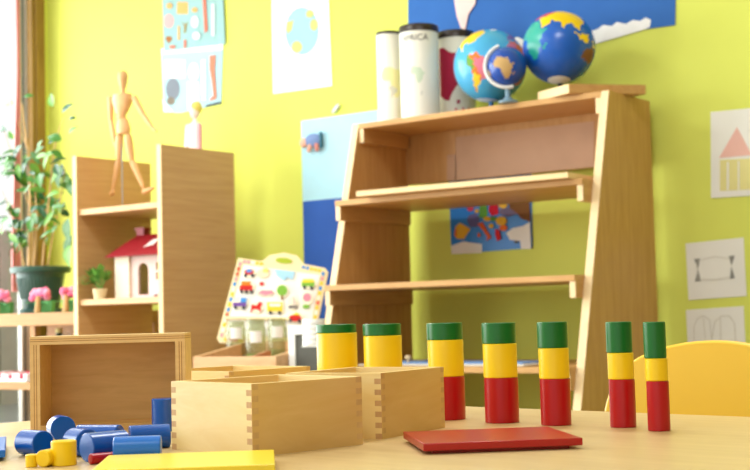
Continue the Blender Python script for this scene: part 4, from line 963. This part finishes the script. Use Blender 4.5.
magnet('magnet', 'grey sail boat magnet', [(W_, ell(293, 304, 5, 6.5)), ((120, 110, 110), rec(289, 306, 297.5, 309)), ((220, 200, 190), [(293, 297), (294, 297), (297, 305), (293, 305)])])
magnet('magnet', 'pink round tree magnet', [(W_, ell(307.5, 299, 5.8, 6.5)), (PK, ell(307.5, 298, 4.2, 4.2)), (G_, ell(306.5, 307, 3.6, 1.8))])
magnet('magnet', 'red and yellow racing car magnet', [(W_, ell(295.5, 318, 8, 5)), (R_, ell(295.5, 319, 6.6, 3.4)), (Y_, [(293, 316), (297, 313), (301, 316)]), wheel(291, 321), wheel(300, 321.5)], 0.012)
b = MB(); b.prism([onb(*p) for p in ((226, 317), (290, 318.5), (290, 321), (225.5, 319.5))], lambda p: onp(p, 0.016), lambda p: onp(p, 0.0005), M_PBE); pbuild(b, 'ledge')
# white framed grey stand and white ribbed cup
YS = 3.50
s0, s1 = at(288, 333, Y=YS), at(319, 333, Y=YS)
SD = thing('framed_panel', 'white framed grey panel standing between the jars and the first tower', 'panel', (s0.x, YS, 0), rad(12))
wS = (s1.x - s0.x); zS = at(300, 326, Y=YS).z
b = MB(); b.box((0, 0, 0), (0.026, 0.03, zS - 0.03), M_WHITE); b.build('post', SD, 0.002)
b = MB(); b.box((wS + 0.02, 0, 0), (wS + 0.046, 0.03, zS - 0.03), M_WHITE); b.build('post', SD, 0.002)
b = MB(); b.box((0, 0, zS - 0.03), (wS + 0.046, 0.03, zS), M_WHITE); b.build('top_rail', SD, 0.002)
b = MB(); b.box((0.026, 0.008, 0.06), (wS + 0.02, 0.02, zS - 0.03), P('slate', (98, 98, 92))); b.build('grey_panel', SD)
b = MB(); b.box((0.026, 0.0, 0.04), (wS + 0.02, 0.03, 0.06), M_WHITE); b.build('bottom_rail', SD)
YC = YS - 0.062
q0 = at(302.5, 345, Y=YC); q1 = at(325, 345, Y=YC); qt = at(313, 319, Y=YC)
xs = at(314, 330, Y=YC).x; zc0 = q0.z
SI = (Matrix.Translation((s0.x, YS, 0)) @ Matrix.Rotation(rad(12), 4, 'Z')).inverted()
lc = SI @ Vector((xs, YC, 0))
b = MB(); b.box((lc.x - 0.03, lc.y - 0.035, zc0 - 0.006), (lc.x + 0.03, 0.008, zc0), M_WHITE); b.build('ledge', SD, 0.001)
b = MB(); hC = qt.z - zc0; rC = (q1.x - q0.x) / 2 * 0.80; prf = [(0, 0)]
for k in range(5):
    z0 = hC * k / 5; prf += [(rC * .94, z0), (rC, z0 + hC * .03), (rC, z0 + hC * .15), (rC * .94, z0 + hC * .19)]
prf += [(rC * .94, hC), (0, hC)]
b.lathe(prf, M_WHITE, None, 40)
o = b.build('ribbed_cup'); o.location = (xs, YC, zc0); tag(o, 'white ribbed cup stack on the framed panel, left of the first tower', 'cup')

# ------------------------------------------------------------------ unseen ceiling panels added for front fill, and daylight
for i, (x, y) in enumerate(((-3.6, 2.2), (-1.2, 2.2), (-3.0, 0.0), (-0.6, -0.4))):
    L_ = thing('ceiling_fill', 'added unseen square ceiling fill panel ' + ('nearest the window and oak cabinet', 'in front of the bookcase', 'above the window side of the table', 'above the near side of the table')[i], 'fill light', (x, y, ZH), 0, 'added ceiling fill panels')
    b = MB(); b.box((-0.32, -0.32, -0.05), (0.32, 0.32, 0), M_WHITE); b.build('housing', L_, 0.004)
    ld = bpy.data.lights.new('fill_light', 'AREA'); ld.shape = 'SQUARE'; ld.size = 0.58; ld.energy = (34, 30, 16, 14)[i]; ld.color = (0.96, 0.98, 1.0)
    lo = bpy.data.objects.new('fill_light', ld); COL.objects.link(lo); lo.parent = L_; lo.location = (0, 0, -0.056)
for nm, yc, ly, en in (('daylight_fill', 2.5, 3.2, 190), ('daylight_fill', -0.55, 2.0, 170)):      # window sky light; the nearer lamp is added to brighten the table
    ld = bpy.data.lights.new(nm, 'AREA'); ld.shape = 'RECTANGLE'; ld.size = 2.3; ld.size_y = ly; ld.energy = en; ld.color = (0.97, 0.985, 1.0)
    lo = bpy.data.objects.new(nm, ld); COL.objects.link(lo)
    lo.matrix_world = Matrix.Translation((XL - 0.35, yc, 1.45)) @ Matrix.Rotation(rad(-90), 4, 'Y')
W = bpy.data.worlds.new('sky'); SC.world = W; W.use_nodes = True
bg = W.node_tree.nodes['Background']; bg.inputs['Color'].default_value = (0.96, 0.98, 1.0, 1); bg.inputs['Strength'].default_value = 1.15

SC.view_settings.view_transform = 'Standard'; SC.view_settings.look = 'None'
SC.view_settings.exposure = 0.0; SC.view_settings.gamma = 1.0
SC.view_settings.use_curve_mapping = False
SC.cycles.use_denoising = True
SC.cycles.max_bounces = 10; SC.cycles.transparent_max_bounces = 16
